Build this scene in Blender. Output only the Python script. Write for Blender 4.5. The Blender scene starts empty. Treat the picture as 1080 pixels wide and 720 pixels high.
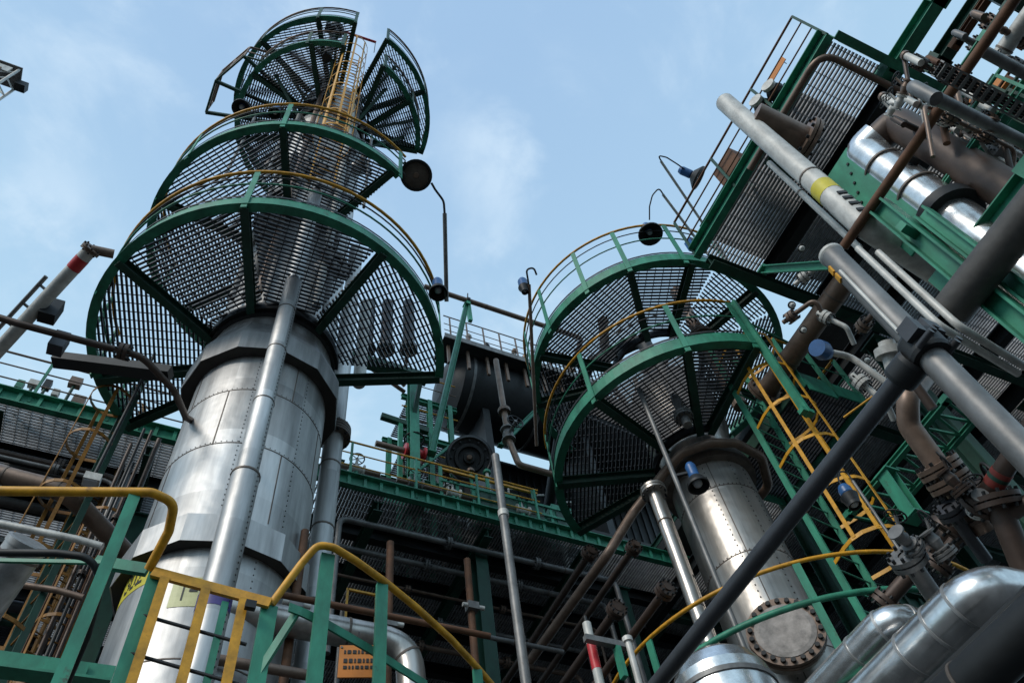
import bpy, math, random
from mathutils import Vector, Matrix
random.seed(7)
scn = bpy.context.scene
col = scn.collection
R = math.radians

# ------------------------------------------------------------------ camera
PW, PH, FL = 1080.0, 720.0, 864.0
VP = (430.0, -188.0)                       # where plumb lines meet in the photograph
EYE = Vector((0, 0, 1.6))
HEAD = R(33.5)
_u = Vector((VP[0]-540, VP[1]-360, FL)).normalized()
_hf = (Vector((0, 0, 1)) - _u.z*_u).normalized()
_hr = _hf.cross(_u)
_Y = math.cos(HEAD)*_hf - math.sin(HEAD)*_hr
_X = math.sin(HEAD)*_hf + math.cos(HEAD)*_hr
ROT = Matrix((_X, _Y, _u))                 # photo axes (right, down, forward) -> world
INV = ROT.transposed()

def ray(px, py): return (ROT @ Vector((px-540, py-360, FL))) / FL
def at_d(px, py, d): return EYE + ray(px, py)*d
def at_z(px, py, z):
    r = ray(px, py); return EYE + r*((z-EYE.z)/r.z)
def at_y(px, py, y):
    r = ray(px, py); return EYE + r*(y/r.y)
def at_x(px, py, x):
    r = ray(px, py); return EYE + r*(x/r.x)
def proj(p):
    c = INV @ (Vector(p)-EYE); return 540+FL*c.x/c.z, 360+FL*c.y/c.z, c.z
def vz(x, y, row):                         # height at which the plumb line over (x, y) meets that row
    lo, hi = 2.0, 60.0
    for _ in range(60):
        m = (lo+hi)/2
        if proj((x, y, m))[1] > row: lo = m
        else: hi = m
    return (lo+hi)/2

cam = bpy.data.cameras.new('camera')
cam.sensor_width = 36; cam.lens = FL*36/PW; cam.clip_start = 0.05; cam.clip_end = 5000
co = bpy.data.objects.new('camera', cam); col.objects.link(co)
m3 = Matrix((ROT @ Vector((1, 0, 0)), ROT @ Vector((0, -1, 0)), ROT @ Vector((0, 0, -1)))).transposed()
co.matrix_world = Matrix.Translation(EYE) @ m3.to_4x4()
scn.camera = co
scn.render.resolution_x = 1024; scn.render.resolution_y = 682
scn.view_settings.view_transform = 'Standard'; scn.view_settings.look = 'None'
scn.view_settings.exposure = 0; scn.view_settings.gamma = 1

# ------------------------------------------------------------------ materials
def nd(nt, t, **k):
    n = nt.nodes.new(t)
    for a, b in k.items(): setattr(n, a, b)
    return n
def mat(name, c, rough=.5, metal=0., var=.35, scale=(3, 3, 3), rust=0., rustc=(.16, .07, .03), bump=.05, rvar=.1, dirt=.0, fine=40, sheets=0.):
    m = bpy.data.materials.new(name); m.use_nodes = True
    nt = m.node_tree; L = nt.links
    b = nt.nodes['Principled BSDF']
    tc = nd(nt, 'ShaderNodeTexCoord'); mp = nd(nt, 'ShaderNodeMapping')
    mp.inputs['Scale'].default_value = scale
    L.new(tc.outputs['Object'], mp.inputs['Vector'])
    n1 = nd(nt, 'ShaderNodeTexNoise'); n1.inputs['Scale'].default_value = 1.6
    n1.inputs['Detail'].default_value = 7; n1.inputs['Roughness'].default_value = .65
    L.new(mp.outputs[0], n1.inputs['Vector'])
    r1 = nd(nt, 'ShaderNodeMapRange'); r1.inputs[1].default_value = .3; r1.inputs[2].default_value = .7
    r1.inputs[3].default_value = 1-var; r1.inputs[4].default_value = 1+var*.5
    L.new(n1.outputs['Fac'], r1.inputs[0])
    mul = nd(nt, 'ShaderNodeMix', data_type='RGBA', blend_type='MULTIPLY'); mul.inputs[0].default_value = 1
    mul.inputs[6].default_value = (*c, 1)
    cmb = nd(nt, 'ShaderNodeCombineColor')
    for i in range(3): L.new(r1.outputs[0], cmb.inputs[i])
    L.new(cmb.outputs[0], mul.inputs[7])
    out = mul.outputs[2]
    n2 = nd(nt, 'ShaderNodeTexNoise'); n2.inputs['Scale'].default_value = fine/10
    n2.inputs['Detail'].default_value = 8; n2.inputs['Roughness'].default_value = .7
    L.new(tc.outputs['Object'], n2.inputs['Vector'])
    if rust > 0:
        rr = nd(nt, 'ShaderNodeMapRange'); rr.inputs[1].default_value = .72-rust*.3; rr.inputs[2].default_value = .80-rust*.25
        L.new(n2.outputs['Fac'], rr.inputs[0])
        mx = nd(nt, 'ShaderNodeMix', data_type='RGBA'); mx.inputs[7].default_value = (*rustc, 1)
        L.new(rr.outputs[0], mx.inputs[0]); L.new(out, mx.inputs[6]); out = mx.outputs[2]
        if metal > 0:
            im = nd(nt, 'ShaderNodeMapRange'); im.inputs[3].default_value = metal; im.inputs[4].default_value = .1
            L.new(rr.outputs[0], im.inputs[0]); L.new(im.outputs[0], b.inputs['Metallic'])
    if sheets:
        sx = nd(nt, 'ShaderNodeSeparateXYZ'); L.new(tc.outputs['Object'], sx.inputs[0])
        dv = nd(nt, 'ShaderNodeMath', operation='DIVIDE'); dv.inputs[1].default_value = sheets; L.new(sx.outputs['Z'], dv.inputs[0])
        an = nd(nt, 'ShaderNodeMath', operation='ARCTAN2'); L.new(sx.outputs['Y'], an.inputs[0]); L.new(sx.outputs['X'], an.inputs[1])
        am = nd(nt, 'ShaderNodeMath', operation='MULTIPLY'); am.inputs[1].default_value = .955; L.new(an.outputs[0], am.inputs[0])
        f1 = nd(nt, 'ShaderNodeMath', operation='FLOOR'); L.new(dv.outputs[0], f1.inputs[0])
        f2 = nd(nt, 'ShaderNodeMath', operation='FLOOR'); L.new(am.outputs[0], f2.inputs[0])
        cv = nd(nt, 'ShaderNodeCombineXYZ'); L.new(f1.outputs[0], cv.inputs[0]); L.new(f2.outputs[0], cv.inputs[1])
        wn = nd(nt, 'ShaderNodeTexWhiteNoise', noise_dimensions='2D'); L.new(cv.outputs[0], wn.inputs['Vector'])
        wr = nd(nt, 'ShaderNodeMapRange'); wr.inputs[3].default_value = .80; wr.inputs[4].default_value = 1.12; L.new(wn.outputs['Value'], wr.inputs[0])
        cc = nd(nt, 'ShaderNodeCombineColor')
        for i in range(3): L.new(wr.outputs[0], cc.inputs[i])
        ms = nd(nt, 'ShaderNodeMix', data_type='RGBA', blend_type='MULTIPLY'); ms.inputs[0].default_value = 1
        L.new(out, ms.inputs[6]); L.new(cc.outputs[0], ms.inputs[7]); out = ms.outputs[2]
    L.new(out, b.inputs['Base Color'])
    rv = nd(nt, 'ShaderNodeMapRange'); rv.inputs[3].default_value = rough-rvar; rv.inputs[4].default_value = rough+rvar
    L.new(n2.outputs['Fac'], rv.inputs[0]); L.new(rv.outputs[0], b.inputs['Roughness'])
    if not (rust > 0 and metal > 0): b.inputs['Metallic'].default_value = metal
    if sheets:
        n3 = nd(nt, 'ShaderNodeTexNoise'); n3.inputs['Scale'].default_value = 2.6; n3.inputs['Detail'].default_value = 2
        L.new(tc.outputs['Object'], n3.inputs['Vector'])
        b0 = nd(nt, 'ShaderNodeBump'); b0.inputs['Strength'].default_value = .35; b0.inputs['Distance'].default_value = .05
        L.new(n3.outputs['Fac'], b0.inputs['Height'])
    if bump:
        bp = nd(nt, 'ShaderNodeBump'); bp.inputs['Strength'].default_value = bump; bp.inputs['Distance'].default_value = .02
        L.new(n2.outputs['Fac'], bp.inputs['Height']); L.new(bp.outputs[0], b.inputs['Normal'])
        if sheets: L.new(b0.outputs[0], bp.inputs['Normal'])
    return m
M = {}
M['clad'] = mat('aluminium_cladding', (.52, .51, .50), .50, .78, .45, (2.5, 2.5, .22), .06, (.17, .12, .09), .10, .07, fine=22, sheets=1.1)
M['clad2'] = mat('warm_cladding', (.54, .50, .46), .36, .85, .45, (3.5, 3.5, .2), .16, (.20, .13, .09), .10, .07, fine=25, sheets=1.3)
M['chrome'] = mat('bright_duct_metal', (.74, .73, .72), .24, .93, .38, (3, 3, 3), .07, (.14, .10, .08), bump=.12, rvar=.09, fine=30)
M['dullplate'] = mat('dull_cover_plate', (.30, .27, .25), .6, .2, .5, (5, 5, 5), .25, (.10, .07, .05), .12, .1, fine=60)
M['seam'] = mat('cladding_seam', (.16, .13, .11), .6, .5, .4, bump=.02)
M['rivet_or_shade'] = mat('dark_rivets_and_shade', (.05, .045, .04), .6, .3, .3, bump=0)  # also colours the collar undersides as shade
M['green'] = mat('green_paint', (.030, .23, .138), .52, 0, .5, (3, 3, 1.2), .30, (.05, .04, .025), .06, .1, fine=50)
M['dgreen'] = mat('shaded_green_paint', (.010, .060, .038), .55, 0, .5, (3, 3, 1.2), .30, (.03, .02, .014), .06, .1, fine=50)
M['yellow'] = mat('yellow_paint', (.66, .31, .012), .5, 0, .45, (5, 5, 5), .28, (.10, .045, .015), .06, .1, fine=70)
M['oldyellow'] = mat('aged_yellow_paint', (.28, .12, .012), .55, 0, .4, (5, 5, 5), .25, (.07, .03, .012), .06, .1, fine=70)
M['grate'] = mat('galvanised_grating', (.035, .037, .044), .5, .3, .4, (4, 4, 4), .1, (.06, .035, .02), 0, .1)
M['palegrate'] = mat('lightened_grating', (.42, .42, .43), .5, .15, .4, (4, 4, 4), .1, (.10, .06, .03), 0, .1)  # lighter copy of the grating, its brightness put into the colour
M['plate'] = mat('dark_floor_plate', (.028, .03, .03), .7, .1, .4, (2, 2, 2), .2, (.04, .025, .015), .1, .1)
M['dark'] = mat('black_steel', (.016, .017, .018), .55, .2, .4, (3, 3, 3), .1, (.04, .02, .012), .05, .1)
M['charcoal'] = mat('charcoal_pipe_coat', (.045, .046, .052), .42, .1, .35, (4, 4, 4), .05, (.06, .05, .045), .08, .08)
M['grey'] = mat('grey_scaffold_tube', (.19, .185, .18), .5, .4, .5, (4, 4, 2), .25, (.11, .06, .035), .08, .1)
M['pale'] = mat('pale_painted_pipe', (.56, .54, .50), .5, .1, .42, (4, 4, 2), .22, (.22, .14, .09), .06, .1)
M['brown'] = mat('weathered_brown_pipe', (.20, .135, .10), .45, .35, .4, (3, 3, 3), .2, (.09, .045, .025), .08, .1)
M['greybrown'] = mat('grey_brown_lagging', (.075, .068, .062), .6, .1, .4, (4, 4, 4), .2, (.06, .035, .02), .12, .1)
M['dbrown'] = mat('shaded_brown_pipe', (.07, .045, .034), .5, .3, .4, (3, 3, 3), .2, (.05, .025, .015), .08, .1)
M['rusty'] = mat('rusty_tube', (.13, .055, .024), .7, .1, .5, (4, 4, 4), .3, (.05, .02, .01), .15, .1)
M['red'] = mat('red_paint', (.50, .02, .025), .45, 0, .25, bump=.03)
M['dullred'] = mat('worn_red_band', (.22, .03, .02), .6, 0, .4, (6, 6, 6), .25, bump=.05)
M['orange'] = mat('orange_paint', (.60, .20, .025), .5, 0, .2, bump=.03)
M['blue'] = mat('blue_enamel', (.025, .11, .30), .4, 0, .3, bump=.03)
M['label'] = mat('yellow_label', (.62, .52, .03), .5, 0, .25, bump=.02)
M['ink'] = mat('black_ink', (.012, .012, .012), .6, 0, .1, bump=0)
M['cream'] = mat('cream_label', (.62, .60, .30), .5, 0, .25, bump=.02)
M['violet'] = mat('violet_tape', (.07, .05, .20), .5, 0, .3, bump=.02)
M['glass'] = mat('frosted_lamp_glass', (.5, .52, .55), .2, 0, .1, bump=0)
M['asphalt'] = mat('asphalt', (.045, .045, .046), .9, 0, .4, (.4, .4, .4), .1, (.03, .028, .026), .2, .05)

# ------------------------------------------------------------------ mesh builder
class MB:
    def __init__(s): s.v = []; s.f = []; s.m = []; s.sm = []; s.mi = 0; s.mats = []
    def use(s, m):
        if m not in s.mats: s.mats.append(m)
        s.mi = s.mats.index(m); return s
    def add(s, vs, fs, smooth=False):
        o = len(s.v); s.v += [Vector(p) for p in vs]
        for f in fs: s.f.append([i+o for i in f]); s.m.append(s.mi); s.sm.append(smooth)
    def bar(s, p0, p1, w, h, up=(0, 0, 1)):           # rectangular bar: w across, h along 'up'
        p0 = Vector(p0); p1 = Vector(p1); d = (p1-p0).normalized(); up = Vector(up)
        if abs(d.dot(up)) > .98: up = Vector((1, 0, 0)) if abs(d.x) < .9 else Vector((0, 1, 0))
        a = d.cross(up).normalized(); b = a.cross(d).normalized()
        vs = [p+a*(sx*w/2)+b*(sz*h/2) for p in (p0, p1) for sx, sz in ((-1, -1), (1, -1), (1, 1), (-1, 1))]
        s.add(vs, [(0, 3, 2, 1), (4, 5, 6, 7), (0, 1, 5, 4), (1, 2, 6, 5), (2, 3, 7, 6), (3, 0, 4, 7)]); return s
    def ibeam(s, p0, p1, w, h, t=.02, up=(0, 0, 1)):
        p0 = Vector(p0); p1 = Vector(p1); d = (p1-p0).normalized(); up = Vector(up)
        if abs(d.dot(up)) > .98: up = Vector((1, 0, 0))
        a = d.cross(up).normalized(); b = a.cross(d).normalized()
        s.bar(p0+b*(h/2-t/2), p1+b*(h/2-t/2), w, t, up); s.bar(p0-b*(h/2-t/2), p1-b*(h/2-t/2), w, t, up)
        s.bar(p0, p1, t*.7, h-2*t-.002, up); return s
    def box(s, c, sx, sy, sz, rz=0):
        c = Vector(c); m = Matrix.Rotation(rz, 3, 'Z')
        a = m @ Vector((sx/2, 0, 0)); s.bar(c-a, c+a, sy, sz); return s
    def tube(s, pts, r, n=12, closed=False, caps=True):
        pts = [Vector(p) for p in pts]; k = len(pts); rs = r if isinstance(r, (list, tuple)) else [r]*k
        T = []
        for i in range(k):
            if closed: t = pts[(i+1) % k]-pts[i-1]
            else: t = pts[min(i+1, k-1)]-pts[max(i-1, 0)]
            T.append(t.normalized())
        up = Vector((0, 0, 1)) if abs(T[0].z) < .9 else Vector((1, 0, 0))
        a = T[0].cross(up).normalized(); rings = []
        for i in range(k):
            a = (a - T[i]*a.dot(T[i])).normalized(); b = T[i].cross(a)
            rings.append([pts[i]+(a*math.cos(2*math.pi*j/n)+b*math.sin(2*math.pi*j/n))*rs[i] for j in range(n)])
        vs = [p for rg in rings for p in rg]; fs = []
        for i in range(k if closed else k-1):
            i2 = (i+1) % k
            for j in range(n):
                j2 = (j+1) % n; fs.append((i*n+j, i*n+j2, i2*n+j2, i2*n+j))
        s.add(vs, fs, True)
        if caps and not closed:
            s.add(rings[0], [tuple(reversed(range(n)))]); s.add(rings[-1], [tuple(range(n))])
        return s
    def lathe(s, prof, o, axis=(0, 0, 1), n=48, smooth=True):   # prof: (radius, distance along axis)
        o = Vector(o); ax = Vector(axis).normalized(); up = Vector((0, 0, 1)) if abs(ax.z) < .9 else Vector((1, 0, 0))
        a = ax.cross(up).normalized(); b = ax.cross(a)
        for (r0, h0), (r1, h1) in zip(prof[:-1], prof[1:]):     # segments kept separate so the creases stay sharp
            vs = []; fs = []
            for j in range(n):
                c = a*math.cos(2*math.pi*j/n)+b*math.sin(2*math.pi*j/n)
                vs += [o+c*r0+ax*h0, o+c*r1+ax*h1]
            for j in range(n):
                j2 = (j+1) % n
                if r0 < 1e-5: fs.append((2*j, 2*j+1, 2*j2+1))
                elif r1 < 1e-5: fs.append((2*j, 2*j+1, 2*j2))
                else: fs.append((2*j, 2*j+1, 2*j2+1, 2*j2))
            s.add(vs, fs, smooth)
        return s
    def ball(s, c, r, n=6): 
        return s.lathe([(r*math.sin(math.pi*i/n), -r*math.cos(math.pi*i/n)) for i in range(n+1)], c, n=n*2)
    def arcbox(s, ax, r0, r1, z0, z1, a0, a1, step=4):
        k = max(2, int(abs(a1-a0)/step)+1); vs = []; fs = []
        for i in range(k):
            a = R(a0+(a1-a0)*i/(k-1)); c, q = math.cos(a), math.sin(a)
            vs += [(ax[0]+c*r0, ax[1]+q*r0, z0), (ax[0]+c*r1, ax[1]+q*r1, z0), (ax[0]+c*r1, ax[1]+q*r1, z1), (ax[0]+c*r0, ax[1]+q*r0, z1)]
        for i in range(k-1):
            for j in range(4): fs.append((i*4+j, i*4+(j+1) % 4, i*4+4+(j+1) % 4, i*4+4+j))
        fs += [(0, 1, 2, 3), ((k-1)*4+3, (k-1)*4+2, (k-1)*4+1, (k-1)*4)]
        s.add(vs, fs); return s
    def build(s, name, m, parent=None):
        me = bpy.data.meshes.new(name)
        o = bpy.data.objects.new(name, me)
        off = Vector((0, 0, 0))
        if parent is not None:
            q = parent
            while q is not None: off += q.location; q = q.parent
            o.parent = parent
        elif s.v:
            lo = [min(p[i] for p in s.v) for i in range(3)]; hi = [max(p[i] for p in s.v) for i in range(3)]
            off = Vector(((lo[0]+hi[0])/2, (lo[1]+hi[1])/2, lo[2])); o.location = off
        me.from_pydata([tuple(p-off) for p in s.v], [], s.f)
        ms = s.mats if s.mats else [m]
        for q in ms: me.materials.append(M[q])
        me.polygons.foreach_set('material_index', s.m); me.polygons.foreach_set('use_smooth', s.sm)
        me.update(); col.objects.link(o); return o

def tag(o, label=None, cat=None, group=None, kind=None):
    for k, v in (('label', label), ('category', cat), ('group', group), ('kind', kind)):
        if v: o[k] = v
    return o
def thing(name, label, cat, loc=(0, 0, 0), group=None):
    o = bpy.data.objects.new(name, None); o.location = Vector(loc); o.empty_display_size = .3
    col.objects.link(o); return tag(o, label, cat, group)
def fillet(pts, r, n=7):
    pts = [Vector(p) for p in pts]; out = [pts[0]]
    for i in range(1, len(pts)-1):
        a = pts[i-1]-pts[i]; b = pts[i+1]-pts[i]
        th = a.angle(b); q = min(r/max(math.tan(th/2), .05), a.length*.48, b.length*.48)
        p0 = pts[i]+a.normalized()*q; p1 = pts[i]+b.normalized()*q
        for j in range(n+1):
            t = j/n; out.append(p0*(1-t)**2+pts[i]*2*t*(1-t)+p1*t*t)
    out.append(pts[-1]); return out
def polar(ax, r, a, z): return Vector((ax[0]+r*math.cos(R(a)), ax[1]+r*math.sin(R(a)), z))
def along(pts, t):                                     # point and direction at fraction t of a polyline
    ls = [(pts[i+1]-pts[i]).length for i in range(len(pts)-1)]; q = t*sum(ls)
    for i, l in enumerate(ls):
        if q <= l or i == len(ls)-1: return pts[i]+(pts[i+1]-pts[i])*(q/l), (pts[i+1]-pts[i]).normalized()
        q -= l
def flange(parent, p, d, r, m='grey', name='flange', bolts=10, th=.05):
    mb = MB(); p = Vector(p); d = Vector(d).normalized()
    mb.use(m)
    mb.lathe([(r*.4, -th), (r, -th), (r, -th*.15), (r*.8, -th*.15), (r*.8, th*.15), (r, th*.15), (r, th), (r*.4, th)], p, d, 28)
    up = Vector((0, 0, 1)) if abs(d.z) < .9 else Vector((1, 0, 0)); a = d.cross(up).normalized(); b = d.cross(a)
    mb.use('dark')
    for i in range(bolts):
        c = p+(a*math.cos(2*math.pi*i/bolts)+b*math.sin(2*math.pi*i/bolts))*r*.88
        mb.tube([c-d*th*1.7, c+d*th*1.7], r*.055+.006, 6)
    return mb.build(name, m, parent)
def pipe(name, label, cat, pts, r, m, bend=.3, fl=(), flm=None, bands=(), seams=(), group=None, n=16, joints=None):
    pts = [Vector(p) for p in pts]
    fp = fillet(pts, bend) if len(pts) > 2 else pts
    t = thing(name, label, cat, pts[0], group)
    MB().tube(fp, r, n).build('pipe_run', m, t)
    for q in fl:
        p, d = along(fp, q); flange(t, p, d, r*1.65+.03, flm or m)
    for t0, t1, bm in bands:
        p0, _ = along(fp, t0); p1, _ = along(fp, t1)
        MB().tube([p0, p1], r*1.03+.002, n, caps=True).build('painted_band', bm, t)
    for q in seams:
        p, d = along(fp, q); MB().lathe([(r*.97, -.012), (r+.007, -.012), (r+.007, .012), (r*.97, .012)], p, d, 28).build('joint_ring', 'seam' if m != 'chrome' else 'clad', t)
    return t

# ------------------------------------------------------------------ grating, platforms, rails
SP = .066
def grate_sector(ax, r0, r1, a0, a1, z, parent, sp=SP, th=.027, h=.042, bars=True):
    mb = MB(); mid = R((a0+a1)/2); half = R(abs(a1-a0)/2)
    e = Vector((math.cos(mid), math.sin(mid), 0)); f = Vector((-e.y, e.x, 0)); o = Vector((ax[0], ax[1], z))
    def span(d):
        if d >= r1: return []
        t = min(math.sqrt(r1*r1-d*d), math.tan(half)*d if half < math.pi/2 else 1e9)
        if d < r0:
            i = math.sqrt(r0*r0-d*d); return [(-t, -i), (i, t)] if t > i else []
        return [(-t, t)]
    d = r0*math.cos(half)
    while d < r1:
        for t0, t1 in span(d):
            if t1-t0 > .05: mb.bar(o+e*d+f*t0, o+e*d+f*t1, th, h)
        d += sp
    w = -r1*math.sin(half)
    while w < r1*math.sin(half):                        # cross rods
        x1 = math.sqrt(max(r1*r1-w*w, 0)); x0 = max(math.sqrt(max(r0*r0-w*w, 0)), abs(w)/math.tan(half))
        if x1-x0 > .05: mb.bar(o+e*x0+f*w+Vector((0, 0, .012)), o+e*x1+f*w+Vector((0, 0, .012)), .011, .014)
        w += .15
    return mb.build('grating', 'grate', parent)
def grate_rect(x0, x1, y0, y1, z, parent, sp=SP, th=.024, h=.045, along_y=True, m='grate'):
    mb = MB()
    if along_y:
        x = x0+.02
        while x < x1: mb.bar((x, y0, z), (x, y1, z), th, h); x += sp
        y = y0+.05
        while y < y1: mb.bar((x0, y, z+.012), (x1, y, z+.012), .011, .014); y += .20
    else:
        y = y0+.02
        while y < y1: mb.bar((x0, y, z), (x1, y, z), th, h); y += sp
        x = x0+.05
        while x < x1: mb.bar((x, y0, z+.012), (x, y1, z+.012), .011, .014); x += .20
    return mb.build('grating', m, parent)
def railing(t, path, posts, h=1.1, rm='yellow', pm='green', rr=.024, low=.25, flat=.07, mids=(.55,), out=None, toe=True, midm=None, endbend=False):
    path = [Vector(p) for p in path]; up = Vector((0, 0, 1))
    tp = [p+up*h for p in path]
    if endbend: tp = [path[0]+up*(h-.55)]+tp+[path[-1]+up*(h-.55)]; tp = fillet(tp[:2]+tp[2:], .12, 4)
    MB().tube(tp, rr, 8).build('handrail', rm, t)
    for q in mids: MB().tube([p+up*h*q for p in path], rr*.7, 6).build('mid_rail', midm or pm, t)
    if toe:
        mb = MB()
        for a, b in zip(path[:-1], path[1:]): mb.bar(a+up*.06, b+up*.06, .008, .13)
        mb.build('toe_board', pm, t)
    for p in posts:
        p = Vector(p[:3]); MB().bar(p-up*low, p+up*(h-rr), flat, .02 if flat > .045 else flat, (1, 0, 0)).build('post', pm, t)
def ring_platform(label, ax, z, r, segs, beams, rails, ri=1.0, bh=.165, group='circular platforms on the towers', gcol='green', bcol='dgreen', rm='yellow', postsm='green', rr=.024, midf=.55, midr=0):
    t = thing('ring_platform', label, 'platform', (ax[0], ax[1], z), group)
    for a0, a1 in segs:
        k = max(1, round(abs(a1-a0)/52)); 
        for i in range(k):
            grate_sector(ax, ri+.05, r-.02, a0+(a1-a0)*i/k+.8, a0+(a1-a0)*(i+1)/k-.8, z-.03, t)
        mb = MB().use(gcol); mb.arcbox(ax, r, r+.014, z-bh, z+.13, a0, a1)
        mb.arcbox(ax, r-.085, r+.055, z-bh-.016, z-bh, a0, a1); mb.build('ring_beam', gcol, t)
        MB().arcbox(ax, ri-.01, ri+.045, z-.19, z-.005, a0, a1).build('inner_ring', 'dark', t)
    for b in beams:
        ang, r_in, dang = b
        p0 = polar(ax, r_in, ang+dang, z-.155); p1 = polar(ax, r-.002, ang, z-.155)
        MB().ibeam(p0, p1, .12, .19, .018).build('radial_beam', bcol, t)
    for a0, a1, h, pa in rails:
        n = max(3, int(abs(a1-a0)/4)+1)
        path = [polar(ax, r+.03, a0+(a1-a0)*i/(n-1), z) for i in range(n)]
        MB().tube([p+Vector((0, 0, h)) for p in path], rr, 8).build('handrail', rm, t)
        MB().tube([p+Vector((0, 0, h*midf)) for p in path], midr or rr*.6, 6).build('mid_rail', postsm, t)
        if not midr: MB().tube([p+Vector((0, 0, h*.8)) for p in path], rr*.5, 6).build('mid_rail', 'dark', t)
        MB().arcbox(ax, r+.02, r+.028, z+.13, z+.17, a0, a1).build('toe_strip', 'dark', t)
        for a in pa:
            p = polar(ax, r+.03, a, z); d = Vector((math.cos(R(a)), math.sin(R(a)), 0))
            MB().bar(p-Vector((0, 0, bh+.12)), p+Vector((0, 0, h-rr)), .085, .022, d).build('post', postsm, t)
    return t
def caged_ladder(label, p, face, z0, z1, cage0, cm='yellow', sm='green', w=.46, cr=.38, hoop=1.1, group='caged ladders', straps=5):
    # p: foot point (x, y); face: direction (degrees) the climber stands off towards
    t = thing('caged_ladder', label, 'ladder', (p[0], p[1], z0), group)
    e = Vector((math.cos(R(face)), math.sin(R(face)), 0)); f = Vector((-e.y, e.x, 0)); o = Vector((p[0], p[1], 0)); up = Vector((0, 0, 1))
    for s in (-1, 1): MB().bar(o+f*s*w/2+up*z0, o+f*s*w/2+up*z1, .035, .085, e).build('stringer', sm, t)
    z = z0+.25
    while z < z1-.1: MB().tube([o-f*w/2+up*z, o+f*w/2+up*z], .013, 6).build('rung', cm if cm != 'yellow' else sm, t); z += .3
    zs = []; z = cage0
    while z <= z1+.01: zs.append(z); z += hoop
    def hp(a): return o+f*(w/2)*math.cos(a)*1.0+e*0 if False else o+e*(cr*.95)+(f*math.cos(a)*cr+e*math.sin(a)*cr)
    for z in zs:
        pts = [o-f*w/2+up*z]+[hp(R(200-i*22))+up*z for i in range(11)]+[o+f*w/2+up*z]
        pts = [o+f*w/2+up*z]+[hp(R(-20+i*22))+up*z for i in range(11)]+[o-f*w/2+up*z]
        mb = MB()
        for a, b in zip(pts[:-1], pts[1:]): mb.bar(a, b, .012, .055)
        mb.build('cage_hoop', cm, t)
    for i in range(straps):
        a = R(8+164*i/(straps-1)); q = hp(a)
        MB().bar(q+up*zs[0], q+up*zs[-1], .05, .010, (q-(o+e*cr)).normalized()).build('cage_strap', cm, t)
    return t
def gooseneck(label, foot, ztop, head, group=None, drop=.25, shade=.2, m='pale', pr=.022):
    # pole from foot up to ztop, swan neck over to the head point, with a blue body and a black reflector
    foot = Vector(foot); head = Vector(head)
    t = thing('flood_lamp', label, 'lamp', foot, group)
    top = Vector((foot.x, foot.y, ztop))
    MB().tube([foot, top], pr, 8).build('pole', m, t)
    mid_ = (top+head)/2; nk = fillet([top, top+Vector((0, 0, .16)), Vector((mid_.x, mid_.y, max(ztop+.12, head.z+drop+.1))), Vector((head.x, head.y, head.z+drop+.14)), head+Vector((0, 0, drop))], .18, 5)
    MB().tube(nk, pr*.6, 6).build('arm', 'dark', t)
    MB().lathe([(0, drop+.02), (.055, drop+.02), (.075, drop-.03), (.075, .10), (.055, .06), (0, .06)], head, n=16).build('lamp_body', 'blue', t)
    b = MB().lathe([(.05, .075), (.10, .06), (shade, -.05), (shade, -.09), (shade-.015, -.09), (.08, .03)], head, n=24).build('lamp_shade', 'dark', t)
    MB().ball(head+Vector((0, 0, -.02)), .07, 6).build('bulb', 'glass', t)
    return t
def valve(t, p, d, r=.12, m='grey', wheel=True, up=(0, 0, 1)):
    p = Vector(p); d = Vector(d).normalized(); up = Vector(up)
    MB().lathe([(0, -r*1.6), (r*1.25, -r*1.6), (r*1.25, -r*1.3), (r*.7, -r*1.2), (r*1.0, 0), (r*.7, r*1.2), (r*1.25, r*1.3), (r*1.25, r*1.6), (0, r*1.6)], p, d, 20).build('valve_body', m, t)
    if wheel:
        MB().tube([p, p+up*r*3.4], r*.3, 8).build('valve_stem', m, t)
        a = up.cross(d).normalized(); c = p+up*r*3.2
        mb = MB(); mb.tube([c+(a*math.cos(2*math.pi*i/18)+d*math.sin(2*math.pi*i/18))*r*1.5 for i in range(18)], r*.14, 6, True)
        for i in range(3): q = (a*math.cos(math.pi*i/3)+d*math.sin(math.pi*i/3))*r*1.5; mb.tube([c-q, c+q], r*.1, 5)
        mb.build('hand_wheel', 'dark', t)

def path_lamp(name, label, pole, neck, head, hd_, shade, group=None, m='grey', r0=.034):
    t = thing(name, label, 'lamp', pole[0], group)
    MB().tube(pole, r0, 8).build('pole', m, t); MB().tube(fillet(neck, .2, 6), r0*.55, 6).build('arm', 'dark', t)
    h = Vector(head); ax = Vector(hd_).normalized()
    MB().lathe([(0, .34), (.06, .34), (.085, .28), (.085, .09), (.06, .06), (0, .06)], h, ax, 16).build('lamp_body', 'blue', t)
    MB().lathe([(.05, .075), (.10, .06), (shade, -.06), (shade, -.10), (shade-.015, -.10), (.08, .03)], h, ax, 24).build('lamp_shade', 'dark', t)
    MB().ball(h, .06, 6).build('bulb', 'glass', t); return t
def strut(name, label, p0, p1, w, h, m, cat='beam', group=None):
    t = thing(name, label, cat, p0, group); MB().ibeam(p0, p1, w, h, .014).build('beam_body', m, t)
    for p in (p0, p1): MB().box(p, w*1.4, w*1.4, .02 if abs((Vector(p1)-Vector(p0)).normalized().z) > .7 else h).build('gusset_plate', m, t)
    return t
FONT = {'F': '1111110000100001111010000100001', '3': '01110100010000100110000011000101110', '0': '01110100011001110101110011000101110',
        'V': '10001100011000110001100010101000100'}
FONT = {k: [v[i*5:i*5+5] for i in range(7)] for k, v in {
 'F': '11111100001000011110100001000010000', '3': '01110100010000100110000011000101110', '0': '01110100011000110001100011000101110',
 '2': '01110100010000100010001000100011111', 'T': '11111001000010000100001000010000100', '-': '00000000000000011111000000000000000'}.items()}

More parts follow.
